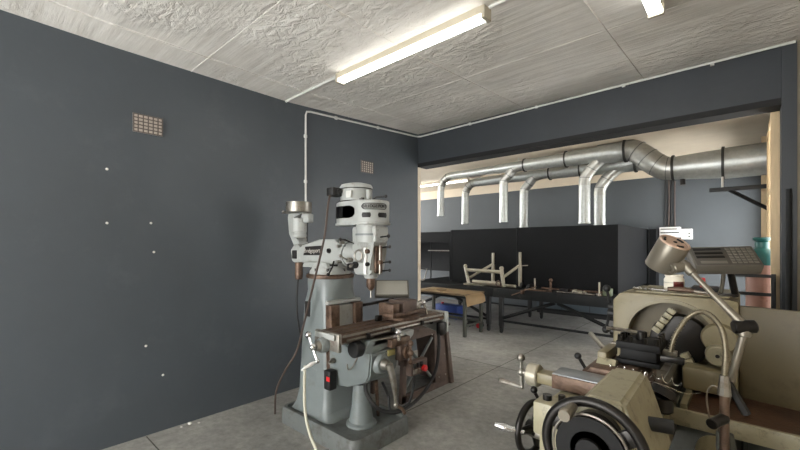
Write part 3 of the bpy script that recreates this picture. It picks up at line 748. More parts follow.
flange(dA, (2.84,AY,AZ-.35), (1,0,0), .185, .03)
MB().cyl((2.84,AY,AZ-.35),(3.39,AY,AZ-.36),.162,.195,seg=36).build('tapered_section', M['galv'], dA)
flange(dA, (3.39,AY,AZ-.36), (1,0,0), .225, .03)
MB().cyl((3.39,AY,AZ-.36),(RX-.002,AY,AZ-.355),.205,.205,seg=36).build('wall_section', M['galv'], dA)
for x in (.5,1.45): MB().tube([(x,AY,AZ+.1),(x,AY,H)],.006,6).build('hanger', M['conduit'], dA)
MB().cyl((2.95,AY,AZ-.50),(2.95,AY,AZ-.60),.035,seg=12).build('damper_handle', M['iron'], dA)

BYD, BZ = 7.4, 2.92
dB = thing('extraction_duct', (.8, BYD, 2.0), 'farther, lower galvanised extraction duct with three drops behind the first', 'duct')
duct_run(dB, BYD, BZ, [(-.80,.83,.09,.095),(.83,1.387,.115,.12),(1.387,2.25,.135,.14)])
end_elbow(dB, -1.06, BYD, BZ, 2.02, .08)
drop_pipe(dB, .31, BYD, BZ, 1.90, .085, .28)
drop_pipe(dB, 1.70, BYD, BZ, 1.88, .095, .40)
for x, r in ((.83,.135),(1.387,.155)): flange(dB, (x,BYD,BZ), (1,0,0), r, .02)
flange(dB, (2.25,BYD,BZ), (1,0,0), .165, .03)
MB().tube([(2.25,BYD,BZ),(2.42,BYD,BZ-.03),(2.60,BYD-.14,BZ-.16),(2.76,AY+.20,BZ-.25)], .135, 28, smooth=5).build('joining_elbow', M['galvflex'], dB)
for x in (-.2,1.1): MB().tube([(x,BYD,BZ+.08),(x,BYD,H)],.006,6).build('hanger', M['conduit'], dB)
# bracket under the big duct
br = thing('duct_bracket', (3.6,AY-.28,1.65), 'black triangular steel bracket holding the big duct off the right wall', 'bracket')
MB().box(3.26,3.86,AY-.30,AY-.25,2.24,2.29,.003).build('bracket_arm', M['black'], br)
MB().box(3.81,3.869,AY-.30,AY-.25,1.66,2.29,.003).build('bracket_upright', M['black'], br)
MB().tube([(3.46,AY-.275,2.25),(3.83,AY-.275,1.98)],.022,4).build('bracket_strut', M['black'], br)
MB().cyl((3.39,AY-.26,2.29),(3.39,AY-.26,2.43),.012,seg=8).build('bracket_stud', M['conduit'], br)

# ------------------------------------------------------------------ welding booths
def booth(x0, x1, y0, y1, z0, z1, label, open_=False):
    t = thing('welding_booth', ((x0+x1)/2, (y0+y1)/2, z0), label, 'booth', None)
    w = .025
    MB().box(x0, x0+w, y0, y1, z0, z1).build('side_panel', M['booth'], t)
    MB().box(x1-w, x1, y0, y1, z0, z1).build('side_panel', M['booth'], t)
    MB().box(x0+w, x1-w, y1-w, y1, z0, z1).build('back_panel', M['booth'], t)
    MB().box(x0+w, x1-w, y0, y1-w, z1-w, z1).build('top_panel', M['booth'], t)
    if open_:
        MB().box(x0+w, x1-w, y0, y0+w, z1-.22, z1-w).build('hood_lip', M['booth'], t)
        MB().box(x1-.62, x1-w, y0+.05, y0+.08, 1.42, 1.44).build('shelf_rail', M['steel'], t)
        for x in (x0+.35, x0+.62, x1-.60, x1-.05):
            MB().box(x, x+.02, y0+.10, y0+.12, z0+.02, z1-.22).build('frame_bar', M['darksteel'], t)
    else:
        MB().box(x0+w, x1-w, y0, y0+w, z0, z1-w).build('front_panel', M['booth'], t)
        MB().box(x0-.002, x0+.02, y0-.006, y0, z0, z1).build('seam_strip', M['darksteel'], t)
    return t
booth(-4.8, -.955, 6.66, 9.2, .80, 1.83, 'open fronted charcoal welding booth at far left with shelf rails inside', True)
booth(-.94, .50, 6.66, 9.2, .80, 1.86, 'closed charcoal booth standing behind the pale pipe frame')
booth(.515, 2.16, 6.62, 9.2, .80, 1.865, 'wide charcoal booth on the right with its side panel turned to the lathe')
booth(2.18, 2.31, 8.9, 9.2, .0, 1.86, 'narrow dark cabinet between the booths and the cable drop')

# ------------------------------------------------------------------ long steel bench on casters
def bench(x0, x1, label):
    y0, y1, zt = 6.2, 8.1, .79
    t = thing('welding_bench', ((x0+x1)/2, 7.15, 0), label, 'bench', 'long steel welding benches')
    MB().box(x0, x1, y0+.02, 8.6, zt-.035, zt).build('bench_top', M['darksteel'], t)
    MB().box(x0, x1, y0, y0+.03, zt-.16, zt, .004).build('front_rail', M['darksteel'], t)
    MB().box(x0+.05, x1-.05, y1-.05, y1, zt-.16, zt-.035).build('rear_rail', M['darksteel'], t)
    for x in (x0+.10, x1-.14):
        for y in (y0+.03, y1-.10):
            l = MB().box(x, x+.07, y, y+.07, .13, zt-.035, .003).build('leg', M['black'], t)
            MB().prism([(y+.0,.13),(y+.07,.13),(y+.06,.05),(y+.01,.05)], 'x', x+.01, x+.06).build('caster_fork', M['iron'], l)
            MB().cyl((x+.018,y+.035,.048),(x+.052,y+.035,.048),.047,seg=20,bev=.006).build('caster_wheel', M['rubber'], l)
    MB().box(x0+.14, x1-.12, y0+.04, y0+.07, .20, .235).build('lower_rail', M['darksteel'], t)
    MB().box(x0+.14, x1-.12, y1-.08, y1-.05, .20, .235).build('lower_rail', M['darksteel'], t)
    xm = (x0+x1)/2
    MB().tube([(xm-.02,y0+.055,zt-.17),(x0+.17,y0+.055,.27)],.028,4).build('diagonal_brace', M['darksteel'], t)
    MB().tube([(xm+.02,y0+.055,zt-.17),(x1-.15,y0+.055,.27)],.028,4).build('diagonal_brace', M['darksteel'], t)
    return t
bench(-1.75, .26, 'long dark steel bench on casters carrying the pale pipe frame, left half')
bench(.27, 2.45, 'long dark steel bench on casters running behind the lathe, with V braces')
# blue-grey cabinet panel behind under the bench
cb = thing('low_cabinet', (1.2, 8.9, 0), 'low blue grey cabinet against the back wall, seen below the bench', 'cabinet')
MB().box(.0, 2.3, 8.75, 9.2, .10, .70, .004).build('body', M['bluegrey'], cb)
MB().box(.0, 2.3, 8.78, 9.2, .0, .10).build('plinth', M['black'], cb)
for x in (.575,1.15,1.725): MB().box(x-.004, x+.004, 8.745, 8.751, .12, .68).build('door_gap', M['black'], cb)

# clutter on the bench
tz = .791
def rod(x0, y0, x1, y1, r, m, name, label, cat, z=tz):
    tag(MB().tube([(x0,y0,z+r),(x1,y1,z+r)], r, 8).build(name, m), label, cat, None)
rod(.84,6.225,1.30,6.24,.014,M['rusty'],'steel_bar','thin brown steel bar lying on the bench front near the V braces','steel bar')
rod(1.0,6.56,2.0,6.59,.018,M['rusty'],'steel_bar','brown steel bar lying against the foot of the wide booth','steel bar')
rod(1.36,6.28,1.93,6.26,.012,M['steel'],'steel_bar','bright steel rod lying along the bench edge','steel bar')
t = thing('g_clamp', (1.02,6.30,.60), 'rusty clamp hooked over the bench edge with its bar sticking out', 'clamp')
MB().tube([(.66,6.13,.70),(1.06,6.20,.87)],.009,8).build('clamp_bar', M['rusty'], t)
MB().box(.82,.86,6.12,6.19,.74,.80,.003).build('clamp_jaw', M['rusty'], t)
t = thing('bench_post', (.98,6.33,tz), 'short pale upright post on the bench right of the pipe frame', 'post')
MB().cyl((.98,6.33,tz),(.98,6.33,tz+.20),.014,seg=12).build('post', M['palepipe'], t)
MB().cyl((.98,6.33,tz),(.98,6.33,tz+.02),.04,seg=16).build('post_foot', M['iron'], t)
t = thing('bench_post', (1.22,6.40,tz), 'rusty upright fixture pin on the bench in front of the wide booth', 'post')
MB().cyl((1.22,6.40,tz),(1.22,6.40,tz+.17),.018,seg=12).build('post', M['rusty'], t)
MB().sph((1.22,6.40,tz+.18),.03).build('knob', M['rusty'], t)
MB().cyl((1.22,6.40,tz),(1.22,6.40,tz+.02),.045,seg=16).build('post_foot', M['iron'], t)
t = thing('bench_post', (1.98,6.30,tz), 'pale upright post on the bench nearest the lathe headstock', 'post')
MB().cyl((1.98,6.30,tz),(1.98,6.30,tz+.20),.014,seg=12).build('post', M['palepipe'], t)
MB().cyl((1.98,6.30,tz),(1.98,6.30,tz+.03),.045,seg=16).build('post_foot', M['steel'], t)
for k, (x, y, s_) in enumerate(((1.60,6.40,.05),(1.68,6.38,.04),(1.74,6.42,.032))):
    mb = MB().sph((x,y,tz+s_*.6),s_,(1,.9,.6),12)
    tag(mb.build('metal_casting', M['palepipe']), ('largest','middle','smallest')[k]+' of three pale metal lumps on the bench before the wide booth', 'casting', 'metal lumps on the bench')
tag(MB().box(2.02,2.14,6.32,6.42,tz,tz+.11,.01).build('parts_box', mat('greenish_parts_box', rgb(112,122,98), .5)), 'small green grey box on the bench beside the headstock levers', 'box')
tag(MB().box(1.36,1.50,6.38,6.50,tz,tz+.05,.006).build('steel_block', M['iron']), 'dark flat steel block on the bench among the bars', 'block')
t = thing('angle_grinder', (.82,6.44,tz), 'small dark grinder lying on the bench just right of the pipe frame', 'grinder')
MB().cyl((.84,6.38,tz+.045),(.84,6.55,tz+.045),.038,seg=16,bev=.008).build('body', M['black'], t)
MB().cyl((.84,6.38,tz+.002),(.84,6.38,tz+.05),.045,.03,seg=16).build('guard', M['iron'], t)
t = thing('wire_rack', (-1.6,6.5,tz), 'small bent wire holder in the open booth at far left', 'rack')
MB().tube([(-1.75,6.45,tz+.01),(-1.62,6.45,tz+.22),(-1.40,6.45,tz+.26),(-1.48,6.45,tz+.01)],.011,8).build('wire_frame', M['steel'], t)
MB().tube([(-1.75,6.45,tz+.01),(-1.48,6.45,tz+.01)],.011,8).build('foot_bar', M['steel'], t)

# pale welded pipe frame on the bench
fr = thing('pipe_frame', (.15,6.5,tz), 'pale welded tube frame with two upright posts standing on the bench', 'frame')
def fp(a, b, r=.026, name='tube', m='palepipe'): MB().cyl(a, b, r, seg=14).build(name, M[m], fr)
fz = tz+.03
fp((-.27,6.28,fz+.02),(-.36,6.30,fz+.32),.032,'front_post'); fp((.44,6.28,fz-.01),(.40,6.28,fz+.30),.034,'front_post')
MB().sph((-.36,6.30,fz+.33),.036).build('post_cap', M['palepipe'], fr); MB().sph((.40,6.28,fz+.315),.04).build('post_cap', M['palepipe'], fr)
fp((-.35,6.30,fz+.26),(.40,6.28,fz+.25),.032,'cross_tube'); fp((-.20,6.30,fz+.05),(.44,6.30,fz+.04),.032,'cross_tube')
fp((-.25,6.45,fz-.0),(.60,6.42,fz-.0),.03,'base_tube')
fp((.05,6.62,fz),(.05,6.62,fz+.36),.034,'rear_post'); fp((.05,6.62,fz+.36),(.05,6.62,fz+.58),.026,'rear_post_top')
fp((.62,6.55,fz),(.62,6.55,fz+.36),.034,'rear_post'); fp((.62,6.55,fz+.36),(.62,6.55,fz+.60),.026,'rear_post_top')
fp((-.30,6.31,fz+.10),(.04,6.60,fz+.36),.024,'diagonal_tube'); fp((.42,6.30,fz+.16),(.61,6.53,fz+.36),.024,'diagonal_tube')
fp((.62,6.55,fz+.36),(.76,6.55,fz+.37),.008,'clamp_pin')
fp((.66,6.50,fz+.02),(.70,6.50,fz+.02),.05,'roller','rubber')
MB().box(-.42,.0,6.32,6.50,tz,tz+.03,.004).build('base_plate', M['palepipe'], fr)
MB().torus((.36,6.24,fz+.045),(0,1,0),.045,.014,20,8).build('chain_ring', M['brown_iron'], fr)

# low wooden-topped table with brown paper
tb = thing('low_table', (-.35,5.85,0), 'low steel table with a weathered wooden top in front of the bench', 'table')
MB().box(-1.0,.14,5.52,6.14,.69,.722,.003).build('tabletop', M['wood'], tb)
MB().box(-.98,.12,5.54,5.575,.65,.69).build('top_frame', M['darksteel'], tb)
MB().box(-.98,.12,6.085,6.12,.65,.69).build('top_frame', M['darksteel'], tb)
for x in (-.98,.07):
    for y in (5.54,6.07): MB().box(x,x+.05,y,y+.05,0,.65,.002).build('leg', M['greybase'], tb)
    MB().box(x+.01,x+.04,5.59,6.07,.17,.20).build('side_stretcher', M['greybase'], tb)
MB().box(-.93,.07,6.08,6.11,.17,.20).build('long_stretcher', M['greybase'], tb)
MB().box(-.93,.07,5.56,5.59,.30,.33).build('long_stretcher', M['greybase'], tb)
# paper: sheet lying on the table and folding over its right end
pp = MB(); nx = 22; G = []
prof = []
for k in range(nx+1):
    s_ = k/nx*1.17
    if s_ < .96: prof.append((-.83+s_, .7245+.003*math.sin(s_*19)))
    else: 
        a = (s_-.96); prof.append((.142+.16*a+.010, .7245-a*.92))
for k, (x, z) in enumerate(prof):
    row = []
    for j in range(9):
        v = j/8; y = 5.50+.52*v+.03*math.sin(k*.7)*(v-.5)
        zz = z + (.004*math.sin(k*1.3+j*1.1) if x < .14 else 0)
        xx = x - (.03*math.sin(v*5+1) if x > .14 else 0)
        if x > .14: xx += .03; zz += .05*(v-.2)*((k/nx)-.8)*5
        row.append(pp.bm.verts.new((xx, y, max(zz, .7235) if x < .14 else zz)))
    G.append(row)
for a, b_ in zip(G, G[1:]):
    for j in range(8): pp.bm.faces.new((a[j], b_[j], b_[j+1], a[j+1]))
bmesh.ops.solidify(pp.bm, geom=pp.bm.faces[:], thickness=-.002)
tag(pp.build('paper_sheet', M['paper'], smooth=60), 'crumpled brown paper lying on the low table and folding over its end', 'paper')
tag(MB().lathe([(0,0),(.09,0),(.10,.012),(.07,.016),(0,.012)], (-.52,5.75,.733)).build('flat_disc', M['wood']), 'flat brown disc lying on the paper on the low table', 'disc')
t = thing('jerry_can', (-1.25,6.6,0), 'blue plastic container on the floor under the bench at far left', 'container')
MB().box(-1.45,-.85,6.75,7.0,0,.28,.03).build('body', M['blue'], t)
MB().cyl((-1.3,6.87,.28),(-1.3,6.87,.31),.03,seg=14).build('cap', M['red'], t)
t = thing('floor_jack', (-.2,6.35,0), 'small dark floor jack with a red wheel under the bench behind the low table', 'jack')
MB().box(-.35,-.05,6.35,6.45,.05,.11,.01).build('body', M['iron'], t)
for x in (-.30,-.10):
    MB().cyl((x,6.33,.045),(x,6.36,.045),.045,seg=16).build('wheel', M['red'] if x > -.2 else M['rubber'], t)
    MB().cyl((x,6.44,.045),(x,6.47,.045),.045,seg=16).build('wheel', M['rubber'], t)

# distribution box with cables on the back wall
bx_ = thing('wall_box', (2.58,BY-.06,1.68), 'white electrical distribution box on the back wall below the cables', 'electrical box')
MB().box(2.33,2.67,BY-.12,BY,1.70,1.90,.01).build('body', M['white'], bx_)
MB().box(2.35,2.65,BY-.128,BY-.119,1.78,1.80).build('slot', M['iron'], bx_)
MB().box(2.35,2.62,BY-.128,BY-.119,1.85,1.87).build('slot', M['dro'], bx_)
MB().box(2.675,2.85,BY-.10,BY,1.66,1.86,.01).build('switch_unit', M['white'], bx_)
for z in (1.70,1.76): MB().box(2.79,2.82,BY-.108,BY-.099,z,z+.025).build('switch', M['iron'], bx_)
for k, x in enumerate((2.42,2.47,2.52,2.57)):
    tag(MB().tube([(x,BY-.02,1.90),(x+.01*math.sin(k*2),BY-.02,2.4),(x,BY-.02,2.95)],.012,8).build('wall_cable', M['cable'] if k % 2 else M['rubber']), ('leftmost','second from left','third from left','rightmost')[k]+' of four dark cables above the white wall box', 'cable', 'cables above the distribution box')

# ------------------------------------------------------------------ right side of the back room
# pale timber boards leaning at the open bay
for (y0, y1, x0, zt, w_, lab, m) in ((4.70,4.73,3.785,2.78,.06,'pale timber board standing upright right beside the dark column','timber'),
                             (6.98,7.02,3.765,2.98,.10,'pale timber board standing behind the big duct and bracket at the right wall','timber')):
    mb = MB().box(x0, x0+w_, y0, y1, 0, zt, .003)
    tag(mb.build('timber_board', M[m]), lab, 'board')
pn = thing('timber_partition', (3.80,5.8,0), 'tall sunlit timber panel frame standing in the bay at the right wall', 'partition')
for y in (5.25,5.75,6.26): MB().box(3.80,3.85,y-.04,y+.04,0,2.86,.003).build('stud', M['timber'], pn)
for z in (.06,.75,1.45,2.1,2.80): MB().box(3.80,3.85,5.29,6.22,z-.035,z+.035,.003).build('rail', M['timber'], pn)
MB().box(3.852,3.866,5.80,6.29,.0,2.86).build('sheet', mat('chipboard_sheet', rgb(206,184,150), .8, 0, .15, 30), pn)
# gas cylinder
gc = thing('gas_cylinder', (3.735,5.0,0), 'pink gas cylinder with a teal shoulder standing beside the dark column', 'gas cylinder')
MB().lathe([(0,0),(.108,0),(.116,.012),(.116,1.36),(0,1.36)], (3.735,5.0,.002)).build('body', M['gas'], gc)
MB().lathe([(.1165,0),(.1165,.06),(.108,.10),(.085,.135),(.05,.155),(.045,.17),(0,.17)], (3.735,5.0,1.362)).build('shoulder', M['teal'], gc)
MB().lathe([(.05,0),(.05,.05),(.04,.06),(.06,.065),(.068,.08),(.06,.095),(0,.095)], (3.735,5.0,1.527)).build('valve_guard', M['teal'], gc)
tr = thing('cylinder_trolley', (3.70,4.72,0), 'dark steel rail frame standing in front of the pink gas cylinder', 'trolley')
for x in (3.53,3.80): MB().box(x-.015,x+.015,4.60,4.63,0,1.30,.002).build('upright', M['black'], tr)
for z in (.35,.95,1.12,1.28): MB().box(3.53,3.80,4.605,4.625,z-.014,z+.014).build('rail', M['black'], tr)
MB().box(3.53,3.80,4.60,4.66,0,.01).build('foot_plate', M['black'], tr)
# pipe standing against the column
tag(MB().cyl((3.88,4.385,0),(3.88,4.395,2.0),.018,seg=12).build('steel_pipe', M['darksteel']), 'dark steel pipe standing upright against the dark column', 'pipe')
# crumbs of plaster along the foot of the dark wall
for k, (x, y, s_, lab) in enumerate(((.05,1.27,.020,'largest crumb of pale plaster on the floor at the foot of the dark wall'),(.09,1.33,.012,'small plaster crumb just right of the largest one by the dark wall'),(.06,1.20,.010,'small plaster crumb just left of the largest one by the dark wall'))):
    mb = MB().sph((x,y,s_*.45), s_, (1.2,.9,.45), 8)
    tag(mb.build('plaster_crumb', M['chipw']), lab, 'plaster crumb', 'plaster crumbs by the wall')

# ------------------------------------------------------------------ lathe: axis along Y at x=3.31, tailstock end towards the camera
LX, LZ = 3.31, 1.0
M['wheel_black'] = mat('oily_black', rgb(10,10,10), .6, 0, .1, spec=.25)
la = thing('lathe', (3.4, 2.2, 0), 'cream metalworking lathe in the right foreground, its tailstock handwheel nearest', 'lathe')
def ring_pts(cx, cz, r, a0, a1, n): return [(cx+r*math.cos(a0+(a1-a0)*k/n), cz+r*math.sin(a0+(a1-a0)*k/n)) for k in range(n+1)]
HY0, HY1 = 2.80, 3.35
# headstock: front wall with an arched chuck recess, body behind
ar = ring_pts(LX-.02, .985, .222, PI, 0, 26)
outl = [(2.985,.70),(2.985,1.195),(3.02,1.238),(3.06,1.25),(3.56,1.245),(3.60,1.235),(3.60,.70),(LX+.202,.70)] + ar[::-1] + [(LX-.242,.70)]
MB().prism(outl, 'y', HY0, HY0+.13, .006).build('headstock_front', M['lathe'], la)
MB().prism([(2.985,.70),(2.985,1.195),(3.02,1.238),(3.06,1.25),(3.56,1.245),(3.60,1.235),(3.60,.70)], 'y', HY0+.13, HY1, .006).build('headstock', M['lathe'], la)
arc_o = ring_pts(LX-.02, .985, .238, PI*.97, .03, 26); arc_i = ring_pts(LX-.02, .985, .220, PI*.97, .03, 26)
MB().prism(arc_o+arc_i[::-1], 'y', HY0-.012, HY0+.002).build('recess_rim', M['lathe'], la)
MB().prism(ring_pts(LX-.02,.985,.219,0,2*PI,40)[:-1], 'y', HY0+.118, HY0+.128).build('recess_back', M['guard'], la)
MB().box(3.10,3.56,2.86,3.33,1.248,1.258,.003).build('headstock_lid', M['lathe_light'], la)
# chuck
chk = MB().lathe([(0,0),(.10,0),(.143,.01),(.148,.02),(.148,.085),(.0,.085)], (LX+.02,HY0+.03,LZ-.02), (0,1,0), 40)
cko = chk.build('chuck', M['iron'], la)
for k in range(3):
    a = PI*.322+2*PI*k/3
    rm_ = Matrix.Translation(((3.195,HY0+.03,.99),(LX,HY0+.03,.95),(LX+.03,HY0+.03,.95))[k]) @ Matrix.Rotation(-a, 4, 'Y')
    j = MB()
    for q in range(5): j.box(.04+q*.034,.04+q*.034+.030,-.05+q*.008,.0,-.022,.022,.003, mtx=rm_)
    j.build('chuck_jaw', M['lathe_light'], cko)
# two round covers on the right of the chuck
MB().cyl((3.52,HY0,1.03),(3.52,HY0-.04,1.03),.085,.08,seg=32,bev=.006).build('round_cover', M['lathe'], la)
rc = MB().cyl((3.515,HY0-.03,.945),(3.515,HY0-.085,.945),.058,.054,seg=32,bev=.006).build('round_cover', M['lathe_light'], la)
MB().cyl((3.515,HY0-.085,.945),(3.515,HY0-.088,.945),.010,seg=12).build('cover_screw', M['iron'], rc)
MB().box(3.36,3.60,HY0-.12,HY0+.01,.74,.87,.02).build('gearbox_step', M['lathe'], la)
# levers on the operator side of the headstock
for (y, z, dz) in ((2.86,1.14,.11),(2.84,1.10,-.10)):
    lv = MB().cyl((2.985,y,z),(2.945,y,z),.025,seg=16)
    lv.tube([(2.955,y,z),(2.94,y-.02,z+dz)],.009,8); lv.sph((2.938,y-.022,z+dz*1.1),.024)
    lv.build('gear_lever', M['black'], la)
for z in (.98,): MB().cyl((2.985,2.86,z),(2.955,2.86,z),.03,seg=18,bev=.004).build('selector_dial', M['iron'], la)
# splash guard panel right of the headstock, chip tray with raised lip
MB().prism([(3.60,2.83),(3.60,2.86),(4.45,2.70),(4.45,2.67)], 'z', .68, 1.215, .003).build('splash_guard', M['guard'], la)
tz_ = .715
MB().prism([(3.40,2.40),(4.45,2.40),(4.45,2.70),(3.60,2.86),(3.40,2.86)], 'z', tz_-.012, tz_).build('tray_floor', M['tray'], la)
MB().box(3.27,4.45,2.395,2.42,tz_-.075,tz_+.006,.003).build('tray_lip', M['lathe_light'], la)
MB().box(3.38,3.41,2.42,2.80,tz_-.02,tz_+.03,.003).build('tray_side', M['lathe'], la)
# bed with two V ways, running to the tailstock
bd = MB().prism([(3.215,.72),(3.215,.845),(3.23,.865),(3.245,.845),(3.305,.845),(3.32,.865),(3.335,.845),(3.335,.72)], 'y', 1.05, HY0+.1, .002)
bd.build('bed', M['steel'], la)
MB().prism([(3.20,.52),(3.205,.72),(3.34,.72),(3.345,.52)], 'y', 1.06, HY0+.1, .01).build('bed_casting', M['lathe'], la)
MB().box(3.18,3.45,1.10,1.50,0,.52,.015).build('pedestal', M['greybase'], la)
MB().box(3.05,3.62,2.62,3.33,0,.70,.015).build('headstock_pedestal', M['greybase'], la)
MB().box(3.62,4.40,2.55,2.80,0,tz_-.015,.01).build('cabinet', M['greybase'], la)
MB().box(3.64,3.98,2.535,2.55,.06,.60,.004).build('cabinet_door', M['greybase'], la)
MB().box(4.02,4.36,2.535,2.55,.06,.60,.004).build('cabinet_door', M['greybase'], la)
MB().cyl((3.53,1.98,.60),(3.53,2.30,.60),.075,seg=28,bev=.015).build('pump_motor', M['lathe'], la)
MB().box(3.42,3.60,2.02,2.28,.42,.54,.01).build('pump_foot', M['iron'], la)
MB().cyl((3.17,1.15,.62),(3.17,2.8,.62),.013,seg=12).build('feed_rod', M['steel'], la)
MB().cyl((3.17,1.15,.67),(3.17,2.8,.67),.016,seg=12).build('lead_screw', M['rusty'], la)
# carriage: saddle, apron, cross slide, compound, tool post
MB().prism([(3.06,.867),(3.345,.867),(3.345,.915),(3.06,.915)], 'y', 1.72, 2.18, .006).build('saddle', M['rusty'], la)
MB().prism([(3.00,.56),(3.16,.56),(3.16,.915),(3.03,.915),(3.00,.88)], 'y', 1.56, 2.05, .012).build('apron', M['lathe_light'], la)
MB().box(3.00,3.13,1.50,1.60,.80,.93,.01).build('apron_block', M['lathe_light'], la)
MB().cyl((3.04,1.55,.93),(3.04,1.55,.95),.018,seg=14).build('oil_cap', M['iron'], la)
MB().cyl((3.09,1.57,.93),(3.09,1.57,.955),.013,seg=6).build('saddle_screw', M['iron'], la)
MB().tube([(3.005,1.70,.85),(2.95,1.69,.86),(2.93,1.68,.90)],.008,8).sph((2.93,1.68,.905),.016).build('engage_lever', M['iron'], la)
MB().box(3.0,3.36,1.70,1.83,.925,.985,.004).build('cross_slide', M['rusty'], la)
MB().box(3.0,3.36,1.705,1.825,.984,.99,.002).build('slide_top', mat('pale_slide_steel', rgb(128,132,134), .35, .3, .1, 10), la)
MB().box(2.915,3.01,1.725,1.80,.92,.97,.008).build('slide_nose', M['lathe'], la)
MB().cyl((2.925,1.76,.945),(2.87,1.76,.945),.052,.052,seg=32,bev=.006).build('cross_feed_collar', M['palepipe'], la)
bk = MB().cyl((2.87,1.76,.945),(2.835,1.76,.945),.014,seg=12)
bk.sph((2.835,1.76,.945),.020); bk.tube([(2.835,1.76,.945),(2.835,1.755,1.005)],.010,10,radii=[.010,.008]); bk.sph((2.835,1.755,1.015),.020)
bk.tube([(2.835,1.76,.945),(2.835,1.765,.875)],.010,10); bk.sph((2.835,1.765,.872),.011)
bko = bk.build('ball_crank', M['steel'], la)
MB().tube([(2.835,1.765,.872),(2.80,1.765,.873),(2.735,1.765,.878),(2.715,1.765,.88)],.01,10,radii=[.006,.009,.013,.008],smooth=4).build('crank_grip', M['steel'], bko)
MB().prism([(3.10,.985),(3.30,.985),(3.28,1.01),(3.12,1.01)], 'y', 1.84, 2.12, .004).build('swivel_slide', M['rusty'], la)
MB().box(3.08,3.32,1.84,2.16,.915,.99,.01).build('cross_slide_rear', M['rusty'], la)
MB().prism([(1.90,.93),(2.02,.93),(2.02,1.01),(1.94,1.035),(1.90,.99)], 'x', 3.12, 3.20, .006).build('compound_nose', M['lathe_light'], la)
MB().tube([(3.12,1.93,.96),(3.07,1.93,.975),(3.045,1.92,1.02)],.008,8).sph((3.042,1.918,1.027),.016).build('slide_lever', M['black'], la)
MB().box(3.12,3.16,1.94,2.14,1.01,1.06,.006).build('compound_handle_bracket', M['lathe'], la)
MB().tube([(3.04,2.12,1.10),(3.13,2.05,1.04)],.012,10).build('tool_bar', M['steel'], la)
tpz = 1.015
tp_ = MB().box(3.19,3.36,1.97,2.15,tpz,tpz+.022,.004).box(3.205,3.345,1.985,2.135,tpz+.02,tpz+.072,.004).box(3.19,3.36,1.97,2.15,tpz+.068,tpz+.10,.004)
tpo = tp_.build('tool_post', M['wheel_black'], la)
for i in range(4):
    for jx in (0,1):
        x = (3.205,3.345)[jx]; y = 1.985+i*.05
        MB().cyl((x,y,tpz+.10),(x,y,tpz+.128),.011,seg=6).build('tool_bolt', M['iron'], tpo)
for x in (3.245,3.30): MB().cyl((x,1.985,tpz+.10),(x,1.985,tpz+.124),.011,seg=6).build('tool_bolt', M['iron'], tpo)
MB().cyl((3.275,2.06,tpz+.10),(3.275,2.06,tpz+.14),.022,seg=20,bev=.003).build('tool_post_nut', M['iron'], tpo)
MB().tube([(3.275,2.06,tpz+.13),(3.20,2.01,tpz+.145),(3.15,1.98,tpz+.15)],.008,8).build('clamp_handle', M['steel'], tpo)
MB().box(3.13,3.40,2.135,2.16,tpz+.028,tpz+.052,.002).build('cutting_tool', M['steel'], tpo)
MB().box(3.355,3.44,2.0,2.03,tpz+.03,tpz+.055,.002).build('cutting_tool', M['iron'], tpo)
# drill holder block right of the tool post
MB().cyl((3.40,1.74,.925),(3.40,1.74,.985),.035,seg=20,bev=.006).cyl((3.40,1.74,.985),(3.41,1.75,1.01),.05,.045,seg=20).build('thread_dial', M['iron'], la)
# apron handwheel (axis along X)
def handwheel(name, c, ax, R, r, spokes, parent, hubr, m='iron', phase=0., flat=1.0):
    c = V(c); a = V(ax).normalized()
    mb = MB().torus(c, a, R-r, r, 48, 12, flat)
    q = V((0,0,1)).rotation_difference(a).to_matrix()
    o = mb.build(name, M[m], parent)
    for k in range(spokes):
        t = phase+2*PI*k/spokes; d = q@V((math.cos(t), math.sin(t), 0))
        MB().tube([c+d*hubr*.7-a*.01, c+d*(R-r)],.012,10,radii=[.02,.012]).build('spoke', M[m], o)
    MB().cyl(c-a*.03, c+a*.022, hubr, hubr*.85, seg=32, bev=.006).build('hub', M[m], o)
    return o
h1 = handwheel('apron_handwheel', (2.955,1.60,.775), (-1,.14,0), .118, .014, 3, la, .034, phase=.5)
MB().cyl((3.01,1.60,.765),(2.95,1.60,.765),.03,seg=20).build('handwheel_shaft', M['steel'], la)
MB().tube([(2.965,1.505,.79),(2.94,1.50,.79),(2.885,1.485,.793),(2.85,1.475,.797)],.01,12,radii=[.007,.011,.017,.010],smooth=4).build('handwheel_grip', M['chrome'], h1)
# tailstock
ts = MB().loft([
    [(3.185,1.20,.862),(3.445,1.20,.862),(3.445,1.62,.862),(3.185,1.62,.862)],
    [(3.20,1.21,.91),(3.43,1.21,.91),(3.43,1.62,.91),(3.20,1.62,.91)],
    [(3.235,1.235,.985),(3.41,1.235,.985),(3.405,1.63,.985),(3.235,1.63,.985)],
    [(3.255,1.25,1.07),(3.385,1.25,1.07),(3.375,1.635,1.07),(3.252,1.635,1.07)],
    [(3.268,1.26,1.092),(3.372,1.26,1.092),(3.362,1.625,1.092),(3.264,1.625,1.092)]])
bmesh.ops.bevel(ts.bm, geom=ts.bm.edges[:], offset=.010, segments=3, affect='EDGES')
ts.build('tailstock', M['lathe_light'], la)
MB().box(3.19,3.25,1.23,1.42,.865,.99,.012).build('tailstock_block', M['lathe_light'], la)
MB().cyl((LX,1.62,LZ),(LX,1.74,LZ),.036,seg=24,bev=.004).build('tailstock_quill', M['steel'], la)
MB().cyl((3.40,1.45,.98),(3.47,1.46,.985),.022,seg=18,bev=.003).build('quill_lock', M['rubber'], la)
MB().cyl((LX,1.24,.995),(LX,1.205,.995),.07,seg=32,bev=.006).build('tailstock_collar', M['iron'], la)
h2 = handwheel('tailstock_handwheel', (LX+.004,1.175,.975), (0,-1,0), .145, .015, 0, la, .072, 'iron', flat=.9)
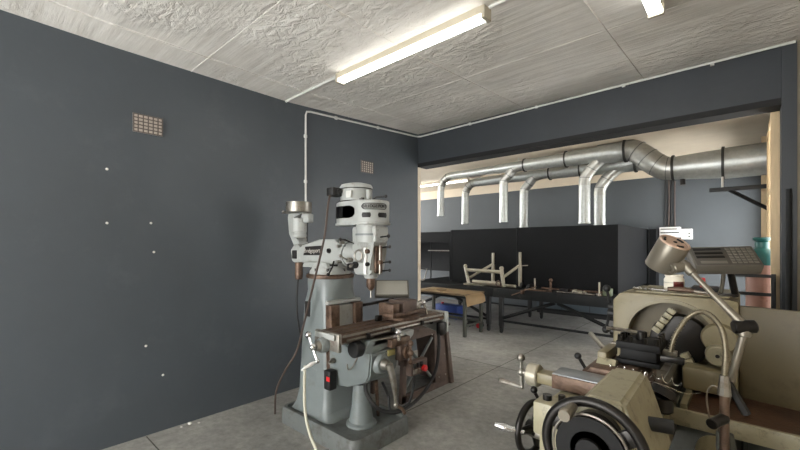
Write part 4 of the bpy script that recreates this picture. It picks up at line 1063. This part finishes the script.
for k in range(3):
    t = .55+2*PI*k/3
    MB().prism([(LX+.05*math.cos(t-.5),.975+.05*math.sin(t-.5)),(LX+.14*math.cos(t-.16),.975+.14*math.sin(t-.16)),(LX+.14*math.cos(t+.16),.975+.14*math.sin(t+.16)),(LX+.05*math.cos(t+.5),.975+.05*math.sin(t+.5))],'y',1.168,1.186,.004).build('spoke', M['iron'], h2)
MB().torus((LX,1.155,.975),(0,1,0),.100,.004,40,8).build('hub_ring', M['steel'], h2)
MB().lathe([(0,0),(.088,0),(.092,.006),(.092,.012),(0,.012)], (LX,1.165,.975),(0,-1,0),40).build('hub_disc', M['wheel_black'], h2)
MB().lathe([(0,0),(.036,0),(.034,.010),(0,.012)], (LX,1.153,.975),(0,-1,0),32).build('hub_cap', M['wheel_black'], h2)
gx, gz = LX-.045, 1.085
MB().tube([(gx,1.17,gz),(gx,1.14,gz),(gx,1.10,gz-.002),(gx,1.085,gz-.003)],.014,14,radii=[.010,.015,.019,.016],smooth=4).build('handwheel_grip', M['lampgrey'], h2)
# coolant pipe with flexible hose, rear of the saddle
cp = thing('coolant_hose', (3.577,1.78,.865), 'flexible metal coolant hose arching over the tool post on an upright dark pipe', 'hose')
MB().cyl((3.577,1.78,.60),(3.577,1.78,1.02),.014,.014,seg=16).build('upright_pipe', M['rusty'], cp)
MB().cyl((3.577,1.78,1.02),(3.577,1.78,1.09),.020,.014,seg=8).build('hose_nut', M['steel'], cp)
hp = [V((3.577,1.78,1.09)),V((3.58,1.79,1.18)),V((3.565,1.81,1.255)),V((3.52,1.84,1.298)),V((3.47,1.85,1.275)),V((3.43,1.83,1.20)),V((3.415,1.82,1.135))]
hh, _ = catmull(hp, 14)
MB().tube(hp, .0105, 12, smooth=14, radii=[.009,.009,.009,.009,.0085,.008,.006]).build('flexible_hose', M['flex'], cp)
rg = MB()
for k in range(2, len(hh)-2, 2):
    d = (hh[k+1]-hh[k-1]).normalized(); rg.torus(hh[k], d, .0086, .0018, 14, 6)
ro = rg.build('hose_corrugation', M['flex'], cp); ro['kind'] = 'stuff'
MB().cyl((3.577,1.78,.94),(3.545,1.70,.935),.018,seg=14,bev=.003).build('valve_tap', M['iron'], cp)
MB().box(3.45,3.60,1.74,1.82,.58,.62,.004).build('pipe_bracket', M['iron'], cp)
MB().tube([(3.50,2.38,.72),(3.49,2.38,.82),(3.51,2.38,.875),(3.54,2.38,.85),(3.55,2.38,.72)],.004,8,smooth=5).build('bent_wire', M['steel'], la)
# machine lamp
lm = thing('machine_lamp', (3.60,1.86,.62), 'grey jointed machine lamp with a cylindrical head turned away, rising behind the lathe', 'lamp')
lb = MB().box(3.47,3.66,1.83,1.90,.60,.66,.006).build('mounting_bracket', M['greybase'], lm)
MB().prism([(3.55,.66),(3.63,.66),(3.60,.86),(3.55,.86)], 'y', 1.845, 1.875, .006).build('bracket_plate', M['greybase'], lm)
MB().tube([(3.562,1.86,.80),(3.577,1.86,.98),(3.628,1.865,1.235)],.014,14,radii=[.014,.014,.012]).build('lower_arm', M['lampgrey'], lm)
el = V((3.628,1.868,1.255))
MB().cyl(el+V((-.03,-.012,-.004)), el+V((.032,.012,.004)), .024, seg=24, bev=.004).build('elbow_joint', M['iron'], lm)
MB().cyl(el+V((0,0,-.035)), el+V((0,0,.012)), .021, seg=20, bev=.004).build('elbow_socket', M['lampgrey'], lm)
hj = V((3.445,1.92,1.475))
MB().tube([el+V((0,0,.005)), el+(hj-el)*.5, hj],.012,14,radii=[.016,.011,.011]).build('upper_arm', M['lampgrey'], lm)
kd = (hj-el).normalized()
MB().cyl(hj-kd*.05, hj+kd*.01, .018, seg=20, bev=.003).build('head_socket', M['lampgrey'], lm)
MB().cyl(hj+V((-.035,-.028,-.02)), hj+V((0,0,-.01)), .022, seg=20, bev=.005).torus(hj+V((-.036,-.029,-.02)),(-.75,-.6,-.1),.015,.006,20,8).build('head_joint', M['lampgrey'], lm)
ha = V((.44,-.26,.80)).normalized()            # from mouth to back cap
hc = V((3.385,1.93,1.50))
prof = [(0,.022),(.050,.022),(.056,.018),(.058,.022),(.058,.135),(.055,.142),(.046,.142),(.046,.138),(0,.138)]
MB().lathe(prof, hc-ha*.07, ha, 40).build('lamp_shade', M['lampgrey'], lm)
MB().torus(hc+ha*.072, ha, .052, .0050, 40, 10).build('cap_rim', M['lampcap'], lm)
MB().lathe([(0,0),(.045,0),(.047,.003),(0,.006)], hc+ha*.068, ha, 36).build('back_cap', M['lampcap'], lm)
u = ha.orthogonal().normalized(); v_ = ha.cross(u)
for k in range(3):
    t = 2*PI*k/3+.5; c = hc+ha*.0735
    pts_ = [c+(u*math.cos(t+s)+v_*math.sin(t+s))*.038 for s in (-.35,-.17,0,.17,.35)]
    MB().tube(pts_, .0045, 6).build('vent_slot', M['black'], lm)
MB().sph(hc+ha*.072, .009, (1,1,.6)).build('cap_screw', M['iron'], lm)
MB().tube([(3.585,1.835,1.05),(3.60,1.835,1.02),(3.635,1.84,.95)],.014,6).build('black_strap', M['rubber'], lm)
# digital readout on the headstock
dr = thing('digital_readout', (3.56,2.97,1.25), 'grey digital readout box with a keypad, tilted on a stand on the headstock', 'display')
dc = V((3.535,2.80,1.475)); Rd = rot3((.93,.37,.03), (-.30,.72,.62))
mt = Matrix.Translation(dc) @ Rd.to_4x4()
case = MB().box(-.152,.152,-.085,.085,-.045,.02,.010, mtx=mt).build('case', M['dro'], dr)
MB().box(-.142,.142,-.076,.076,.019,.022,.002, mtx=mt).build('face', M['dro_face'], dr)
for k, (x0, x1, y0, y1) in enumerate(((-.13,-.0,.045,.066),(-.13,-.0,.012,.033),(-.13,-.0,-.021,-.0))):
    MB().box(x0,x1,y0,y1,.0215,.0235,.001, mtx=mt).build('display_window', M['black'] if k == 0 else M['iron'], case)
kp = MB()
for i in range(5):
    for j_ in range(6):
        MB().box(.02+i*.024,.038+i*.024,-.066+j_*.023,-.05+j_*.023,.0215,.0245,.001, mtx=mt).build('key', M['keys'], case)
MB().box(-.12,.0,-.066,-.045,.0215,.0235,.001, mtx=mt).build('label_strip', M['keys'], case)
MB().cyl((3.585,2.93,1.258),(3.56,2.86,1.43),.017,seg=14).build('stand_post', M['iron'], dr)
MB().cyl((3.52,2.95,1.258),(3.54,2.86,1.43),.010,seg=12).build('stand_brace', M['lampgrey'], dr)
MB().box(3.50,3.595,2.90,3.0,1.2585,1.268,.002).build('stand_foot', M['iron'], dr)
# things lying on the headstock
tn = thing('paint_tin', (3.29,2.98,1.2585), 'small white tin with a dark red picture on the lathe headstock', 'tin')
MB().lathe([(0,0),(.052,0),(.054,.004),(.054,.075),(.046,.088),(.046,.095),(.05,.097),(.05,.105),(0,.107)], (3.29,2.98,1.2585)).build('body', M['tin'], tn)
tl = MB(); r_ = .0547; lo=[]; hi=[]
for k in range(9):
    a = -PI*.48+PI*.38*k/8
    lo.append(tl.bm.verts.new((3.29+r_*math.cos(a),2.98+r_*math.sin(a),1.272))); hi.append(tl.bm.verts.new((3.29+r_*math.cos(a),2.98+r_*math.sin(a),1.322)))
for k in range(8): tl.bm.faces.new((lo[k],lo[k+1],hi[k+1],hi[k]))
bmesh.ops.solidify(tl.bm, geom=tl.bm.faces[:], thickness=.001)
tl.build('picture_label', mat('dark_red_label', rgb(120,44,40), .5, 0, .5, 60), tn)
for z in (1.278,1.314):
    MB().torus((3.29,2.98,z),(0,0,1),.0545,.0014,30,6).build('tin_band', M['steel'], tn)
sp = thing('spanner', (3.16,2.93,1.2585), 'chrome ring spanner lying on the left of the headstock top', 'spanner')
MB().torus((3.10,2.92,1.268),(0,0,1),.020,.007,24,8).build('ring', M['chrome'], sp)
MB().torus((3.15,2.90,1.268),(0,0,1),.018,.006,24,8).build('ring', M['chrome'], sp)
MB().tube([(3.165,2.90,1.268),(3.27,2.885,1.267)],.008,8).build('shank', M['chrome'], sp)
bs = thing('brush', (3.38,2.90,1.2585), 'brown handled brush lying in front of the white tin', 'brush')
MB().tube([(3.27,2.885,1.279),(3.33,2.88,1.280),(3.40,2.875,1.277)],.013,10,radii=[.012,.017,.011],smooth=4).build('handle', M['rusty'], bs)
MB().tube([(3.40,2.875,1.277),(3.49,2.868,1.268)],.007,10,radii=[.010,.004]).build('blade', M['steel'], bs)
tag(MB().box(3.37,3.50,3.05,3.22,1.2585,1.285,.004).build('dark_tray', M['black']), 'flat dark tray lying behind the brush on the headstock', 'tray')
tag(MB().box(3.415,3.44,3.06,3.075,1.2855,1.345,.003).build('red_marker', M['red']), 'small red block standing just right of the white tin', 'marker')
# curled chips
random.seed(3)
for k, (x, y, z) in enumerate(((3.16,1.90,.992),(3.22,1.89,.992),(3.27,1.88,.992),(3.33,1.90,.992),(3.38,1.87,.992),(3.30,1.86,.992))):
    pts = []; r0 = .012+.006*random.random(); ph = random.random()*6
    for q in range(22):
        a = ph+q*.55; pts.append((x+q*.0028+r0*math.cos(a)*.6, y+.008*math.sin(q*.2), z+.016+r0*math.sin(a)))
    tag(MB().tube(pts, .0013, 5).build('metal_chip', M['swarf']), 'bright curled metal chip caught below the tool post', 'metal chip', 'metal chips on the cross slide')
tag(MB().tube([(3.35,1.84,1.0),(3.40,1.86,.985),(3.45,1.93,.95),(3.49,2.05,.93)], .0014, 5, smooth=5).build('metal_chip', M['swarf']), 'long bright metal chip trailing right from the thread dial towards the tray', 'metal chip')

# ------------------------------------------------------------------ light and camera
w = bpy.data.worlds.new('sky'); sc.world = w; w.use_nodes = True
bg = w.node_tree.nodes['Background']; bg.inputs['Color'].default_value = (1,1,.985,1); bg.inputs['Strength'].default_value = 7
cam = bpy.data.cameras.new('camera'); co = bpy.data.objects.new('camera', cam); COL.objects.link(co)
cam.sensor_width = 36; cam.lens = 36*387/800; cam.shift_y = 20/800
co.location = (3.64, 0, 1.55)
co.rotation_euler = (PI/2, 0, math.radians(42))
cam.clip_start = .02
sc.camera = co
sc.view_settings.view_transform = 'Standard'; sc.view_settings.look = 'None'
sc.view_settings.gamma = 1; sc.view_settings.exposure = .9
sc.view_settings.use_curve_mapping = False
sc.cycles.max_bounces = 8; sc.cycles.diffuse_bounces = 5
